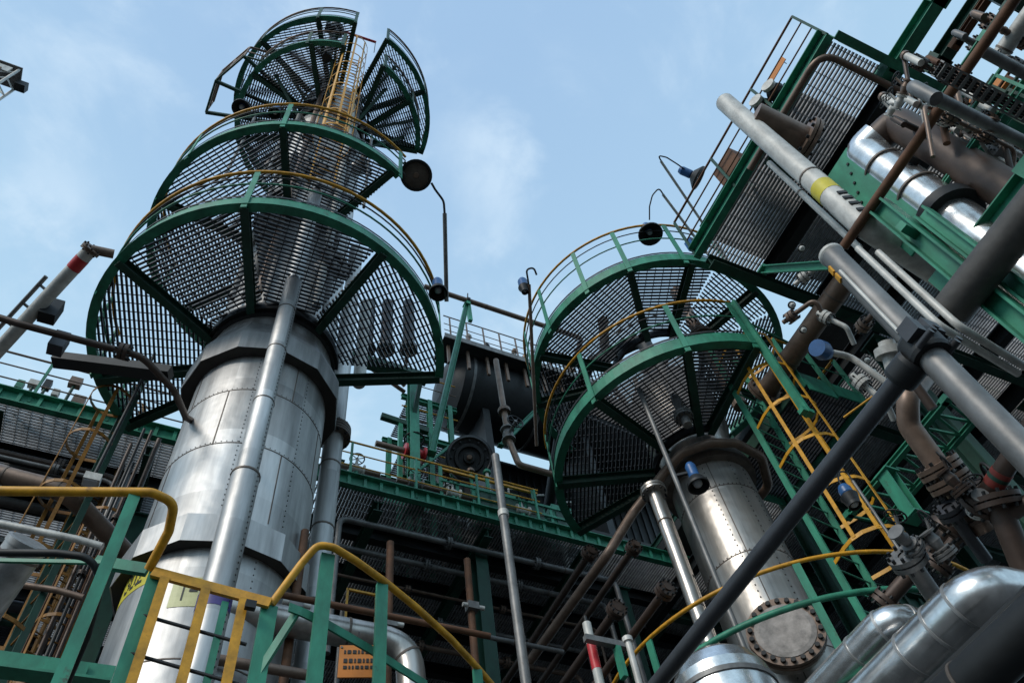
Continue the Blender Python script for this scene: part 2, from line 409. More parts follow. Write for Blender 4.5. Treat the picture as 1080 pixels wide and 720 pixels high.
# ------------------------------------------------------------------ light and sky
SUN_AZ, SUN_EL = R(-118), R(36)            # azimuth clockwise from +Y
w = bpy.data.worlds.new('World'); scn.world = w; w.use_nodes = True
nt = w.node_tree; bg = nt.nodes['Background']
sky = nd(nt, 'ShaderNodeTexSky', sky_type='NISHITA'); sky.sun_disc = False
sky.sun_elevation = SUN_EL; sky.sun_rotation = SUN_AZ; sky.air_density = 1.0; sky.dust_density = 1.2; sky.ozone_density = 1.4
tc = nd(nt, 'ShaderNodeTexCoord'); mp = nd(nt, 'ShaderNodeMapping')
mp.inputs['Scale'].default_value = (1.0, 1.0, 1.7); mp.inputs['Location'].default_value = (.35, .1, .2)
nt.links.new(tc.outputs['Generated'], mp.inputs['Vector'])
nz = nd(nt, 'ShaderNodeTexNoise'); nz.inputs['Scale'].default_value = 5.2; nz.inputs['Detail'].default_value = 9; nz.inputs['Roughness'].default_value = .58; nz.inputs['Distortion'].default_value = .35
nt.links.new(mp.outputs[0], nz.inputs['Vector'])
cr = nd(nt, 'ShaderNodeMapRange', interpolation_type='SMOOTHSTEP'); cr.inputs[1].default_value = .50; cr.inputs[2].default_value = .78
cr.inputs[3].default_value = .0; cr.inputs[4].default_value = .6
nt.links.new(nz.outputs['Fac'], cr.inputs[0])
haze = nd(nt, 'ShaderNodeMix', data_type='RGBA'); haze.inputs[0].default_value = .80; haze.inputs[7].default_value = (4.3, 6.5, 9.3, 1)
sp = nd(nt, 'ShaderNodeSeparateXYZ'); nt.links.new(tc.outputs['Generated'], sp.inputs[0])
gr = nd(nt, 'ShaderNodeMapRange'); gr.inputs[1].default_value = .74; gr.inputs[2].default_value = .97
nt.links.new(sp.outputs['Z'], gr.inputs[0])
gm = nd(nt, 'ShaderNodeMix', data_type='RGBA'); gm.inputs[6].default_value = (6.5, 9.7, 12.1, 1); gm.inputs[7].default_value = (4.9, 7.5, 10.8, 1)
nt.links.new(gr.outputs[0], gm.inputs[0]); nt.links.new(gm.outputs[2], haze.inputs[7])
nt.links.new(sky.outputs[0], haze.inputs[6])
tot = cr.outputs[0]
for px_, py_, rad_ in ((560, 165, .17), (535, 305, .16), (300, 15, .12), (30, 250, .14)):
    dv_ = ray(px_, py_).normalized()
    ds = nd(nt, 'ShaderNodeVectorMath', operation='DISTANCE'); ds.inputs[1].default_value = dv_; nt.links.new(tc.outputs['Generated'], ds.inputs[0])
    mr = nd(nt, 'ShaderNodeMapRange', interpolation_type='SMOOTHSTEP'); mr.inputs[1].default_value = rad_; mr.inputs[2].default_value = .0; mr.inputs[3].default_value = 0; mr.inputs[4].default_value = 1
    nt.links.new(ds.outputs['Value'], mr.inputs[0])
    m2 = nd(nt, 'ShaderNodeMapRange', interpolation_type='SMOOTHSTEP'); m2.inputs[1].default_value = .40; m2.inputs[2].default_value = .68; m2.inputs[3].default_value = 0; m2.inputs[4].default_value = .85
    nt.links.new(nz.outputs['Fac'], m2.inputs[0])
    mm = nd(nt, 'ShaderNodeMath', operation='MULTIPLY'); nt.links.new(mr.outputs[0], mm.inputs[0]); nt.links.new(m2.outputs[0], mm.inputs[1])
    mx_ = nd(nt, 'ShaderNodeMath', operation='MAXIMUM'); nt.links.new(tot, mx_.inputs[0]); nt.links.new(mm.outputs[0], mx_.inputs[1]); tot = mx_.outputs[0]
cl = nd(nt, 'ShaderNodeMix', data_type='RGBA'); cl.inputs[7].default_value = (7.9, 9.7, 11.4, 1)
nt.links.new(tot, cl.inputs[0]); nt.links.new(haze.outputs[2], cl.inputs[6]); nt.links.new(cl.outputs[2], bg.inputs['Color'])
bg.inputs['Strength'].default_value = .09
sl = bpy.data.lights.new('sun', 'SUN'); sl.energy = 1.9; sl.angle = R(20); sl.color = (1, .95, .87)
so = bpy.data.objects.new('sun', sl); col.objects.link(so)
sd = Vector((math.sin(SUN_AZ)*math.cos(SUN_EL), math.cos(SUN_AZ)*math.cos(SUN_EL), math.sin(SUN_EL)))
so.rotation_euler = sd.to_track_quat('Z', 'Y').to_euler(); so.location = (0, 0, 40)

# ------------------------------------------------------------------ setting
g = MB(); g.add([(-1500, -1500, 0), (1500, -1500, 0), (1500, 1500, 0), (-1500, 1500, 0)], [(0, 1, 2, 3)])
tag(g.build('ground', 'asphalt'), kind='structure')

def at_h(px, py, h):
    r = ray(px, py); return EYE + r*(h/math.hypot(r.x, r.y))
def vert(px, py, h): p = at_h(px, py, h); return (p.x, p.y)
def Aline(p1, p2, z):
    a, b = at_z(*p1, z), at_z(*p2, z); x = (a.x+b.x)/2; return Vector((x, a.y, z)), Vector((x, b.y, z))
def Bline(p1, p2, z):
    a, b = at_z(*p1, z), at_z(*p2, z); y = (a.y+b.y)/2; return Vector((a.x, y, z)), Vector((b.x, y, z))
LX = (.534, 7.71); RX = (7.538, 6.558)
UP = Vector((0, 0, 1))

# ------------------------------------------------------------------ left tower
t = thing('distillation_tower', 'tall wide silver clad tower, its yellow tag band above the gate, carrying four circular platforms', 'tower', (*LX, 0))
def collar(mb, z0, z1, r0, r1, rt, zt):
    mb.use('rivet_or_shade').lathe([(r0, z0), (r1-.012, z0)], (*LX, 0), n=12, smooth=False)  # underside coloured dark, shade put into the material
    mb.use('clad').lathe([(r1-.012, z0), (r1, z0-.01), (r1, z1), (rt, zt)], (*LX, 0), n=12, smooth=False)
mb = MB().use('clad')
prof = [(.90, 0), (.90, 7.97)]
mb.lathe(prof, (*LX, 0), n=64)
mb.lathe([(.935, 7.97), (.935, 11.95)], (*LX, 0), n=64)
mb.lathe([(.935, 12.0), (.935, 25.6)], (*LX, 0), n=64)
mb.lathe([(.935, 25.6), (.90, 25.85), (.78, 26.1), (.5, 26.3), (0, 26.38)], (*LX, 0), n=48)
mb.use('seam')
for z in (2.2, 4.4, 6.6): mb.lathe([(.90, z), (.906, z+.004), (.906, z+.016), (.90, z+.02)], (*LX, 0), n=64)
for z in (9.62, 10.72, 13.9, 15.2, 17.6, 18.9, 20.2, 21.5, 22.8, 25.0): mb.lathe([(.935, z), (.941, z+.004), (.941, z+.014), (.935, z+.018)], (*LX, 0), n=64)
for k, (za, zb) in enumerate([(8.46, 9.62), (9.62, 10.72), (10.72, 11.5), (12.95, 13.9), (13.9, 15.2), (15.2, 17.6), (17.6, 18.9), (18.9, 20.2)]):
    for q in range(4):
        a = R(-160+q*90+(k % 2)*38); c = Vector((math.cos(a), math.sin(a), 0))
        mb.bar(Vector((*LX, za))+c*.937, Vector((*LX, zb))+c*.937, .014, .006, c)
mb.use('rivet_or_shade')
for za, zb, rr, offs in ((8.55, 11.45, .936, (-103, -58)), (13., 16, .936, (-150,)), (4.5, 7.9, .901, (-72,))):
    for a in offs:
        z = za
        while z < zb:
            c = Vector((math.cos(R(a)), math.sin(R(a)), 0)); p = Vector((*LX, z))+c*rr
            mb.bar(p-c*.003, p+c*.005, .012, .012); z += .085
for zz in (9.66, 10.76, 13.94, 15.24):
    for i in range(90):
        c = Vector((math.cos(R(i*4)), math.sin(R(i*4)), 0)); p = Vector((*LX, zz))+c*.936
        mb.bar(p-c*.003, p+c*.004, .010, .010)
mb.build('shell', 'clad', t)
mb = MB(); collar(mb, 11.52, 11.93, .936, 1.13, .936, 12.5); mb.build('collar', 'clad', t)
mb = MB(); collar(mb, 7.95, 8.33, .902, 1.05, .937, 8.42); mb.build('collar', 'clad', t)
mb = MB(); mb.lathe([(.93, 12.62), (.985, 12.64), (.985, 12.76), (.94, 12.78)], (*LX, 0), n=64); mb.build('support_ring', 'dark', t)
mb = MB(); mb.lathe([(1.0, 23.1), (1.0, 23.4), (.94, 23.5)], (*LX, 0), n=64); mb.build('support_ring', 'seam', t)
# manway and nozzles on the upper shell
for z, a, rr in ((14.7, -62, .32), (18.3, -100, .3), (20.6, -40, .26), (19.4, -150, .28), (22.2, -84, .26), (15.6, -128, .25)):
    c = Vector((math.cos(R(a)), math.sin(R(a)), 0)); p = Vector((*LX, z))
    nz_ = MB().use('clad'); nz_.tube([p+c*.9, p+c*1.2], rr*.72, 20)
    o = nz_.build('manway', 'clad', t); flange(o, p+c*1.22, c, rr, 'seam', 'flange', 12, .045)
# wrap-round yellow tag band
def band(mb, r, a0, a1, z0, z1):
    k = max(2, int(abs(a1-a0)/4)); vs = []; fs = []
    for i in range(k+1):
        p = polar(LX, r, a0+(a1-a0)*i/k, 0); vs += [(p.x, p.y, z0), (p.x, p.y, z1)]
    for i in range(k): fs.append((2*i, 2*i+2, 2*i+3, 2*i+1))
    mb.add(vs, fs)
def text_band(mb, r, txt, a0, ztop, cw, ch):
    a = a0
    for chr_ in txt:
        if chr_ != ' ':
            for row, line in enumerate(FONT[chr_]):
                for c_, bit in enumerate(line):
                    if bit == '1': band(mb, r, a+c_*cw, a+(c_+1)*cw, ztop-(row+1)*ch, ztop-row*ch)
        a += 6*cw
q = polar(LX, .9, -150, 0); zb = vz(q.x, q.y, 651)
def LA(px, py, rr=.906):                                # angle on the shell seen at that pixel
    h0, h1 = 3.0, math.hypot(*LX)
    for _ in range(60):
        m = (h0+h1)/2; p = at_h(px, py, m)
        if math.hypot(p.x-LX[0], p.y-LX[1]) > rr: h0 = m
        else: h1 = m
    p = at_h(px, py, h1); return math.degrees(math.atan2(p.y-LX[1], p.x-LX[0])), p.z
a0_, z0_ = LA(123, 622); a1_, z1_ = LA(149, 612); zb = (z0_+z1_)/2-.17
if a0_ > 0: a0_ -= 360
if a1_ > 0: a1_ -= 360
cw_ = (a1_-a0_)/29
mb = MB().use('label'); band(mb, .904, -184, LA(156, 608)[0]-(360 if LA(156, 608)[0] > 0 else 0), zb-.03, zb+.33)
mb.use('ink'); text_band(mb, .908, 'F 302', a0_, zb+.29, cw_, .037)
mb.build('tag_band', 'label', t)['label'] = 'yellow band with black tag number'
zb = LA(190, 622)[1]-.17; mb = MB().use('cream'); band(mb, .904, -120, -88, zb-.03, zb+.33)
mb.use('ink'); text_band(mb, .908, 'T-30', -115, zb+.28, 1.0, .034)
mb.build('tag_band', 'cream', t)

# riser clipped to the tower front, straight pipe beside it
x, y = vert(241, 575, 6.25)
t = thing('riser_pipe', 'silver riser pipe running straight up the front face of the wide tower', 'pipe', (x, y, 0))
mb = MB(); mb.tube([(x, y, 0), (x, y, 8.45)], .150, 20); mb.build('insulated_sleeve', 'clad', t)
mb = MB().use('clad'); mb.tube([(x, y, 8.45), (x, y, 12.75), (x, y, 16.9)], .122, 20); mb.use('seam')
for z in (9.75, 10.9, 11.95): mb.lathe([(.12, 0), (.128, .004), (.128, .02), (.12, .024)], (x, y, z), n=20)
mb.lathe([(.148, 0), (.158, .004), (.158, .03), (.121, .034)], (x, y, 8.43), n=20)
mb.use('rivet_or_shade')
z = 6.
while z < 12.6:
    a = math.atan2(-y, -x)+.95; rr = .151 if z < 8.45 else .123
    p = Vector((x+rr*math.cos(a), y+rr*math.sin(a), z)); mb.bar(p, p+Vector((math.cos(a), math.sin(a), 0))*.005, .014, .014); z += .075
mb.build('pipe_run', 'clad', t)
for z in (vz(x, y, 648),): MB().lathe([(.153, 0), (.153, .17)], (x, y, z), n=20).build('tape_wrap', 'violet', t)
for z in (9.3, 11.2): MB().bar((x, y, z), (LX[0]+(x-LX[0])*.7, LX[1]+(y-LX[1])*.7, z), .06, .05).build('pipe_bracket', 'seam', t)
x, y = vert(339, 570, 8.35)
t = pipe('downcomer_pipe', 'straight silver pipe standing free just right of the wide tower', 'pipe', [(x, y, 0), (x, y, 12.0), (x, y, 18.6)], .155, 'clad', .01)
mb = MB().use('seam')
for z in (7., 8.6, 9.9, 11.2, 14, 16): mb.lathe([(.154, 0), (.162, .005), (.162, .03), (.154, .035)], (x, y, z), n=20)
mb.build('joint_ring', 'seam', t)
flange(t, (x, y, 12.05), UP, .26, 'seam'); flange(t, (x, y, 11.93), UP, .26, 'seam')
x, y = vert(392, 250, 8.9)
pipe('vent_pipe', 'short pale pipe end showing above the lowest wide tower ring, left of its gooseneck lamp', 'pipe', [(x, y, 14.2), (x, y, 17.2)], .12, 'pale', seams=(.6,))

# four circular platforms of the left tower
G = 'circular platforms on the towers'
ring_platform('lowest circular platform round the wide tower, dark left sector beside the red-banded pole', LX, 12.9, 2.68,
    [(-228, -160), (-160, -113), (-113, -69), (-69, -14)], [(-158, .97, -14), (-113, .97, -10), (-68, .97, 8), (-14, .97, 14), (-206, .97, 0), (-227, .97, 0)],
    [(-172, -30, 1.1, (-113, -30)), (-205, -172, 1.1, (-203, -190, -172))], ri=.99, rr=.028)
ring_platform('second circular platform from the bottom on the wide tower, open toward the wheel-shaped lamp', LX, 16.4, 2.71,
    [(-300, -172), (-172, -111), (-111, -63)], [(-172, .97, 0), (-111, .97, -4), (-66, .97, -8), (-225, .97, 0), (-275, .97, 0)],
    [(-215, -60, 1.1, (-214, -200, -186, -172, -150, -111, -63))], ri=.98, rr=.026)
ring_platform('third circular platform up the wide tower, split by the yellow ladder', LX, 24.2, 2.44,
    [(-250, -160), (-160, -98), (-72, -10)], [(-160, 1.0, 6), (-118, 1.0, -4), (-98, 1.0, -6), (-72, 1.0, 24), (-45, 1.0, 12), (-11, 1.0, 0), (-205, 1, 0)],
    [(-160, -98, 1.05, (-158, -120, -99)), (-71, -11, 1.05, (-71, -42, -12))], ri=.97, postsm='dgreen', rm='brown', rr=.022)
ring_platform('topmost circular platform crowning the wide tower', LX, 25.8, 2.74,
    [(-240, -152), (-152, -94), (-75, 2)], [(-152, 1.0, 0), (-116, 1.0, 0), (-95, 1.0, 0), (-75, 1.0, 10), (-38, 1.0, 4), (0, 1.0, 0), (-200, 1, 0)],
    [(-190, -94, 1.1, (-188, -152, -116, -95)), (-75, 1, 1.1, (-75, -38, -14, 0))], ri=.97, postsm='dgreen', rm='brown', rr=.022)
caged_ladder('pale yellow caged ladder climbing the upper part of the wide tower', (.50, 6.1), -93, 16.45, 26.6, 18.0, sm='yellow', w=.46, cr=.38, hoop=1.0)
caged_ladder('green and yellow ladder at the left back of the wide tower, half hidden', (-1.35, 9.3), 200, 6., 13.6, 8.3, cm='oldyellow', sm='dgreen', w=.40, cr=.30, hoop=1.1, straps=3)

# rail bay sticking out left of the top
t = thing('railed_balcony', 'small boxy railed balcony jutting left from the top of the wide tower', 'platform', at_z(252, 100, 24.4))
zz = 24.4
pts = [at_z(225, 107, 25.4), at_z(235, 75, 25.4), at_z(264, 50, 25.4), at_z(288, 57, 25.4)]
pts = [Vector((p.x, p.y, 25.4)) for p in pts]
MB().tube(fillet(pts, .1, 3), .035, 8).build('handrail', 'brown', t)
MB().tube([p-UP*.5 for p in pts], .022, 6).build('mid_rail', 'brown', t)
MB().tube([p-UP*1.0 for p in pts], .03, 6).build('deck_edge', 'dgreen', t)
for p in pts+[(pts[1]+pts[2])/2]: MB().tube([p, p-UP*1.02], .025, 6).build('post', 'brown', t)
c0, c1 = Vector((-2.3, 6.7, zz)), pts[1]-UP*1.0
for q in pts[:3]: MB().bar(q-UP*1.03, Vector((*LX, zz-.03))+(q-UP*1.0-Vector((*LX, zz))).normalized()*1.2, .08, .1).build('bracket_beam', 'dgreen', t)

for k, (a_, rr_, m_, z1_) in enumerate(((-62, 1.12, 'grey', 25.4), (-70, 1.1, 'pale', 24.0), (-118, 1.1, 'brown', 25.2), (-140, 1.14, 'grey', 22.6), (-128, 1.08, 'greybrown', 19.5))):
    p = polar(LX, rr_, a_, 0)
    pipe('tower_conduit', ('grey conduit right of the pale yellow ladder on the wide tower', 'pale conduit hugging the wide tower beside its upper ladder', 'brown conduit left of the pale yellow ladder', 'grey conduit on the upper left flank of the wide tower', 'short grey brown conduit between the two lower wide-tower rings')[k], 'pipe', [(p.x, p.y, 13.1), (p.x, p.y, z1_), (LX[0]+(p.x-LX[0])*.8, LX[1]+(p.y-LX[1])*.8, z1_)], (.05, .07, .06, .05, .08)[k], m_, .1, fl=(.3, .6), seams=(.2, .45, .8))
for k, (a_, z_, rr_) in enumerate(((-130, 20.2, 1.6), (-150, 20.4, 2.0), (-60, 20.6, 1.7))):
    p = polar(LX, rr_, a_, z_)
    path_lamp('flood_lamp', ('blue lamp on a stalk between the second ring and the upper platforms', 'dark lamp on a stalk left of the blue one under the upper platforms', 'small lamp on a stalk right of the upper ladder')[k], [polar(LX, rr_, a_, 16.5), p], [p, p+UP*.3, p+Vector((-.25, -.2, .35)), p+Vector((-.3, -.25, .1))], p+Vector((-.3, -.25, -.3)), UP, (.14, .2, .12)[k], 'stalk lamps on the second ring', 'grey', .03)
for a_ in (-150, -105, -60, -20):
    for z0_, z1_, ra, rb in ((23.0, 24.05, .95, 2.0), (24.6, 25.62, .95, 2.3)):
        strut('knee_brace', 'short green knee brace under the upper platforms of the wide tower', polar(LX, ra, a_, z0_), polar(LX, rb, a_, z1_), .07, .07, 'dgreen', group='knee braces under the upper platforms')
# davit on the crown, flood lamps of the left tower
x, y = at_z(350, 45, 25.8).xy
t = thing('davit', 'dark lifting davit on the very top of the wide tower with a red arm', 'hoist', (x, y, 25.8))
MB().tube([(x, y, 24.0), (x, y, 27.6)], .12, 12).build('mast', 'dark', t)
MB().lathe([(.0, 0), (.2, .02), (.24, .2), (.2, .42), (0, .45)], (x, y, 27.25), n=20).build('slewing_head', 'dark', t)
MB().tube([(x, y, 27.55), (x+1.2, y-.1, 27.5)], .04, 8).build('arm', 'red', t)
MB().tube([(x+1.18, y-.1, 27.5), (x+1.18, y-.1, 26.2)], .012, 6).build('hook_chain', 'dark', t)
MB().box((x-.16, y-.1, 26.9), .3, .26, .3).build('winch', 'dark', t)

# round lamp that looks like a wheel, plus hooked poles
c = at_z(439, 185, 16.9)
t = thing('round_floodlight', 'black round floodlight like a wheel at the right end of the second circular platform', 'lamp', c)
dd = (EYE-c).normalized()
MB().use('dark').lathe([(0, -.18), (.2, -.18), (.27, -.05), (.31, .02), (.31, .09), (.26, .09), (.25, .03)], c, dd, 28).build('lamp_shade', 'dark', t)
MB().lathe([(.25, .03), (.1, .05), (0, .05)], c, dd, 24).build('lens', 'seam', t)
MB().lathe([(0, .07), (.05, .068), (.06, .05)], c, dd, 12).build('lens_cap', 'brown', t)
MB().tube([c-dd*.15, c-dd*.32, polar(LX, 2.7, -60, 17.3)], .03, 8).build('bracket', 'dark', t)
D = 13.0
path_lamp('flood_lamp', 'blue flood lamp beside the lowest tower ring, under a tall gooseneck pole', [at_d(471, 318, D), at_d(469, 225, D)], [at_d(469, 226, D), at_d(468, 212, D), at_d(459, 200, D), at_d(455, 193, D)], at_d(462, 306, D), UP, .15)
D = 14.0
path_lamp('flood_lamp', 'small dark lamp on the thin pole left of the upper right-tower ring', [at_d(566, 470, D), at_d(558, 300, D)], [at_d(558, 302, D), at_d(555, 284, D), at_d(563, 282, D), at_d(566, 290, D)], at_d(553, 305, D), UP, .06, None, 'brown', .03)

# ------------------------------------------------------------------ right tower
t = thing('right_tower', 'slim silver clad tower at right with a bolted round cover near its foot', 'tower', (*RX, 0))
r = .64
mb = MB().use('clad2')
mb.lathe([(r, 0), (r, 11.35)], (*RX, 0), n=56)
mb.lathe([(r*.97, 11.35), (r*.97, 12.0), (.72, 12.3), (.74, 13.25), (.70, 13.55), (.55, 13.8), (.3, 13.93), (0, 13.96)], (*RX, 0), n=56)
mb.use('seam')
for z in (7.6, 9.15, 10.45): mb.lathe([(r, z), (r+.006, z+.004), (r+.006, z+.016), (r, z+.02)], (*RX, 0), n=56)
for q, (za, zb) in enumerate(((5, 7.6), (7.6, 9.15), (9.15, 10.45), (10.45, 11.35))):
    for a in (-130, -50, 30): 
        a = R(a+q*0); c = Vector((math.cos(a), math.sin(a), 0)); mb.bar(Vector((*RX, za))+c*r, Vector((*RX, zb))+c*r, .014, .008, c)
mb.use('rivet_or_shade')
for a in (-138, -97, -75):
    z = 4.6
    while z < 11.3:
        c = Vector((math.cos(R(a)), math.sin(R(a)), 0)); p = Vector((*RX, z))+c*r; mb.bar(p, p+c*.006, .018, .018); z += .10
for zz in (9.18, 10.48):
    for i in range(60):
        c = Vector((math.cos(R(i*6)), math.sin(R(i*6)), 0)); p = Vector((*RX, zz))+c*r; mb.bar(p, p+c*.006, .016, .016)
mb.build('shell', 'clad2', t)
MB().lathe([(r, 11.0), (.74, 11.02), (.76, 11.1), (.76, 11.2), (.74, 11.27), (r, 11.3)], (*RX, 0), n=48).build('support_ring', 'seam', t)
c = at_h(828, 664, math.hypot(*RX)-.98); a = math.atan2(c.y-RX[1], c.x-RX[0]); d = Vector((math.cos(a), math.sin(a), 0)); b = Vector((RX[0], RX[1], c.z))
o = MB().use('clad2').tube([b+d*.5, b+d*.86], .36, 32).build('manway', 'clad2', t)
flange(o, b+d*.92, d, .46, 'brown', 'flange', 22, .06)
MB().lathe([(0, .012), (.30, .012), (.36, 0), (.36, -.03)], b+d*.99, d, 32).build('cover_plate', 'dullplate', o)

G2 = G
ring_platform('lower circular platform on the slim right tower, wide open to the right', RX, 11.8, 2.40,
    [(-237, -174), (-174, -126), (-126, -100)], [(-100, .70, -8), (-126, .70, 4), (-165, .70, -8), (-208, .70, -8), (-237, .70, 4)],
    [(-215, -100, 1.1, (-208, -165, -126, -101))], ri=.72)
ring_platform('upper circular platform on the slim right tower, below the hooked lamps', RX, 14.5, 2.42,
    [(-252, -190), (-190, -131), (-131, -53), (-53, 20)], [(-217, .85, 0), (-190, .85, -4), (-132, .85, -2), (-105, .85, 2), (-70, .85, 0), (-40, .85, 0), (-5, .85, 0)],
    [(-222, -84, 1.35, (-217, -200, -176, -152, -132, -108, -85))], ri=.86)
ring_platform('lowest railed ring on the slim right tower, only its handrails in view', RX, 5.5, 2.5,
    [(-200, -20)], [(-150, .66, 0), (-60, .66, 0)], [(-205, -20, 1.8, (-170, -128, -60))], ri=.66, midf=.72, midr=.034)

# ladder of the right tower with the yellow cage
q = at_z(791, 426, 11.3)
caged_ladder('green ladder in a yellow hooped cage beside the slim right tower', (q.x+.12, q.y+.05), -90+8, 5.3, 12.9, 8.0, w=.62, cr=.42, hoop=.86)
# pipes hugging the right tower
def RP(px, py, rr):                                     # point on a cylinder of radius rr round the right tower
    h0, h1 = 3.0, math.hypot(*RX)
    for _ in range(60):
        m = (h0+h1)/2; p = at_h(px, py, m)
        if math.hypot(p.x-RX[0], p.y-RX[1]) > rr: h0 = m
        else: h1 = m
    return at_h(px, py, h1)
zc = RP(733, 470, .95).z
e_ = at_z(641, 584, zc-1.2); pts = [e_+Vector((-.3, 2.2, -.3)), e_, at_z(668, 540, zc-.5), polar(RX, .95, -176, zc-.1), polar(RX, .93, -150, zc), polar(RX, .93, -122, zc), polar(RX, .93, -95, zc), polar(RX, .95, -60, zc), polar(RX, 1.0, -20, zc), polar(RX, 1.0, 25, zc), polar(RX, 1.05, 70, zc-.1)]
pipe('tracing_pipe', 'brown pipe bent round the shoulder of the slim right tower', 'pipe', pts, .075, 'brown', .25)
x, y = vert(690, 520, 9.0)
zt = vz(x, y, 513); pipe('bright_pipe', 'bright slotted silver pipe standing along the left edge of the slim right tower', 'pipe', [(x, y, 3), (x, y, zt)], .10, 'clad2', seams=(.3, .5, .7, .9), fl=(.985,), flm='clad2')
x, y = vert(715, 580, 9.1); pipe('slim_clad_pipe', 'copper-toned slim pipe between bright slotted pipe and right tower', 'pipe', [(x, y, 3), (x, y, vz(x, y, 530))], .085, 'clad2', seams=(.4, .8))
x, y = vert(727, 452, 8.55)
pipe('grey_nozzle_pipe', 'short grey pipe dropping from the ring to the brown bent pipe', 'pipe', [(x, y, zc-.05), (x, y, 12.9)], .07, 'grey', seams=(.5,), fl=(.12,))
x, y = vert(745, 585, 8.1); zl = vz(x, y, 398)
hd = at_h(735, 508, 8.15)
t = gooseneck('blue-bodied lamp hanging on a long grey pole in front of the slim right tower', (x, y, 4.0), zl, hd, None, .0, .15, 'grey', .036)
# remove the long swan neck: this head is clamped to its pole
for ch in list(t.children):
    if ch.name.startswith(('arm', 'lamp_body')): bpy.data.objects.remove(ch)
MB().lathe([(.0, .36), (.05, .36), (.075, .30), (.075, .12), (.085, .08), (.06, .06), (0, .06)], hd, n=16).build('lamp_body', 'blue', t)
MB().bar(hd+UP*.2, Vector((x, y, hd.z+.2)), .04, .04).build('arm', 'dark', t)

# vapour lines rising off the right tower, seen through the upper ring
pipe('vapour_pipe', 'dark vapour line leaving the slim tower top toward the left', 'pipe', [(RX[0], RX[1], 13.9), (RX[0], RX[1], 15.6), (RX[0]-.6, RX[1]+1.2, 16.0), (RX[0]-.3, RX[1]+3.2, 16.0), (RX[0]+.4, RX[1]+5.6, 15.6)], .15, 'dark', .4, fl=(.1,))
pipe('vent_stack', 'upright pipe rising between the beams of the upper ring', 'pipe', [(RX[0]+.2, RX[1]-1.15, 11.9), (RX[0]+.2, RX[1]-1.15, 15.8)], .12, 'brown', fl=(.55,))
pipe('relief_pipe', 'sloping dark relief pipe behind the upper ring', 'pipe', [(RX[0]-1.4, RX[1]-.5, 14.7), (RX[0]-.5, RX[1]+.4, 16.6), (RX[0]+.3, RX[1]+1.6, 17.0)], .11, 'brown', .3)

# hooked lamps above the upper ring
D = 15.8
path_lamp('flood_lamp', 'black lamp on the upper hooked pole over the right ring, tilted against the sky', [at_d(768, 275, D), at_d(697, 170, D)], [at_d(698, 171, D), at_d(694, 164, D), at_d(703, 166, D), at_d(714, 173, D), at_d(724, 180, D)], at_d(733, 186, D), (-.75, .1, .55), .24, 'hooked lamps over the right ring', 'pale', .026)
path_lamp('flood_lamp', 'blue-topped black lamp on the hooked pole, touching the yellow ring rail', [at_d(757, 282, D), at_d(699, 205, D)], [at_d(700, 206, D), at_d(695, 198, D), at_d(688, 206, D), at_d(685, 218, D), at_d(685, 232, D)], at_d(685, 245, D), UP, .24, 'hooked lamps over the right ring', 'pale', .026)
p = at_z(738, 268, 14.5); t = thing('junction_box', 'blue electrical box fixed to the upper ring beam near the hooked poles', 'box', p)
MB().box(p+UP*.35, .24, .16, .3).build('housing', 'blue', t); MB().tube([p+UP*.5, p+Vector((.3, -.2, 1.0)), p+Vector((.6, -.1, .5))], .02, 6).build('cable', 'dark', t)
MB().box(p+Vector((0, -.085, .35)), .2, .01, .26).build('lid', 'dark', t)

# ------------------------------------------------------------------ long steel deck behind both towers
MZ, MY = 13.9, 10.6
def deck(label, x0, x1, y0, y1, z, joists_y, joists_x, along_y, gx=None, rail=None, edge='green', posts=None, rm='brown', pm='green', name='steel_deck', jh=.3):
    t = thing(name, label, 'platform', ((x0+x1)/2, y0, z))
    cuts = gx or [(x0, x1)]
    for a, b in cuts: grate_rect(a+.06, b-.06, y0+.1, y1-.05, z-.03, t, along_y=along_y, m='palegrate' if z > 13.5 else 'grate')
    for y in joists_y: MB().ibeam((x0+.05, y, z-.06-jh/2), (x1-.05, y, z-.06-jh/2), .18, jh, .02).build('joist', 'dark', t)
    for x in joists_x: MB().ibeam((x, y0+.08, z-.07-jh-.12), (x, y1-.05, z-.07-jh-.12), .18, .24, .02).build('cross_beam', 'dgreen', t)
    mb = MB().use(edge); k = int((x1-x0)/.32)
    for i in range(k): x = x0+(i+.5)*(x1-x0)/k; mb.bar((x, y0-.045, z-.265), (x, y0-.045, z+.035), .03, .06)
    mb.bar((x0, y0, z-.12), (x1, y0, z-.12), .02, .34).bar((x0, y0-.06, z-.28), (x1, y0-.06, z-.28), .12, .02).bar((x0, y0-.06, z+.05), (x1, y0-.06, z+.05), .12, .02).build('edge_beam', edge, t)
    if rail: railing(t, rail, posts, 1.1, rm, pm, .022, .1, .045, (.35, .68), toe=True, midm=rm)
    return t
railp = lambda a, b, y: [(a+(b-a)*i/max(1, round(abs(b-a)/1.3)), y, MZ) for i in range(max(1, round(abs(b-a)/1.3))+1)]
d1 = deck('long grated steel deck at left behind the wide tower, sky showing through', -9.5, -.45, MY, 18, MZ, (11.75, 12.9, 14.1, 15.4, 16.8), (-6.2, -3.4, -.9), False,
     rail=[(-9.5, MY, MZ), (-.45, MY, MZ)], posts=railp(-9.4, -.5, MY))
d2 = deck('long grated steel deck between the two towers carrying the dark drum', 1.2, 13.5, MY, 19.5, MZ, (11.75, 12.9, 14.1, 15.4, 16.8, 18.2), (3.3, 5.6, 7.8, 10.5), True,
     rail=[(1.2, MY, MZ), (6.9, MY, MZ)], posts=railp(1.3, 6.8, MY), rm='yellow')
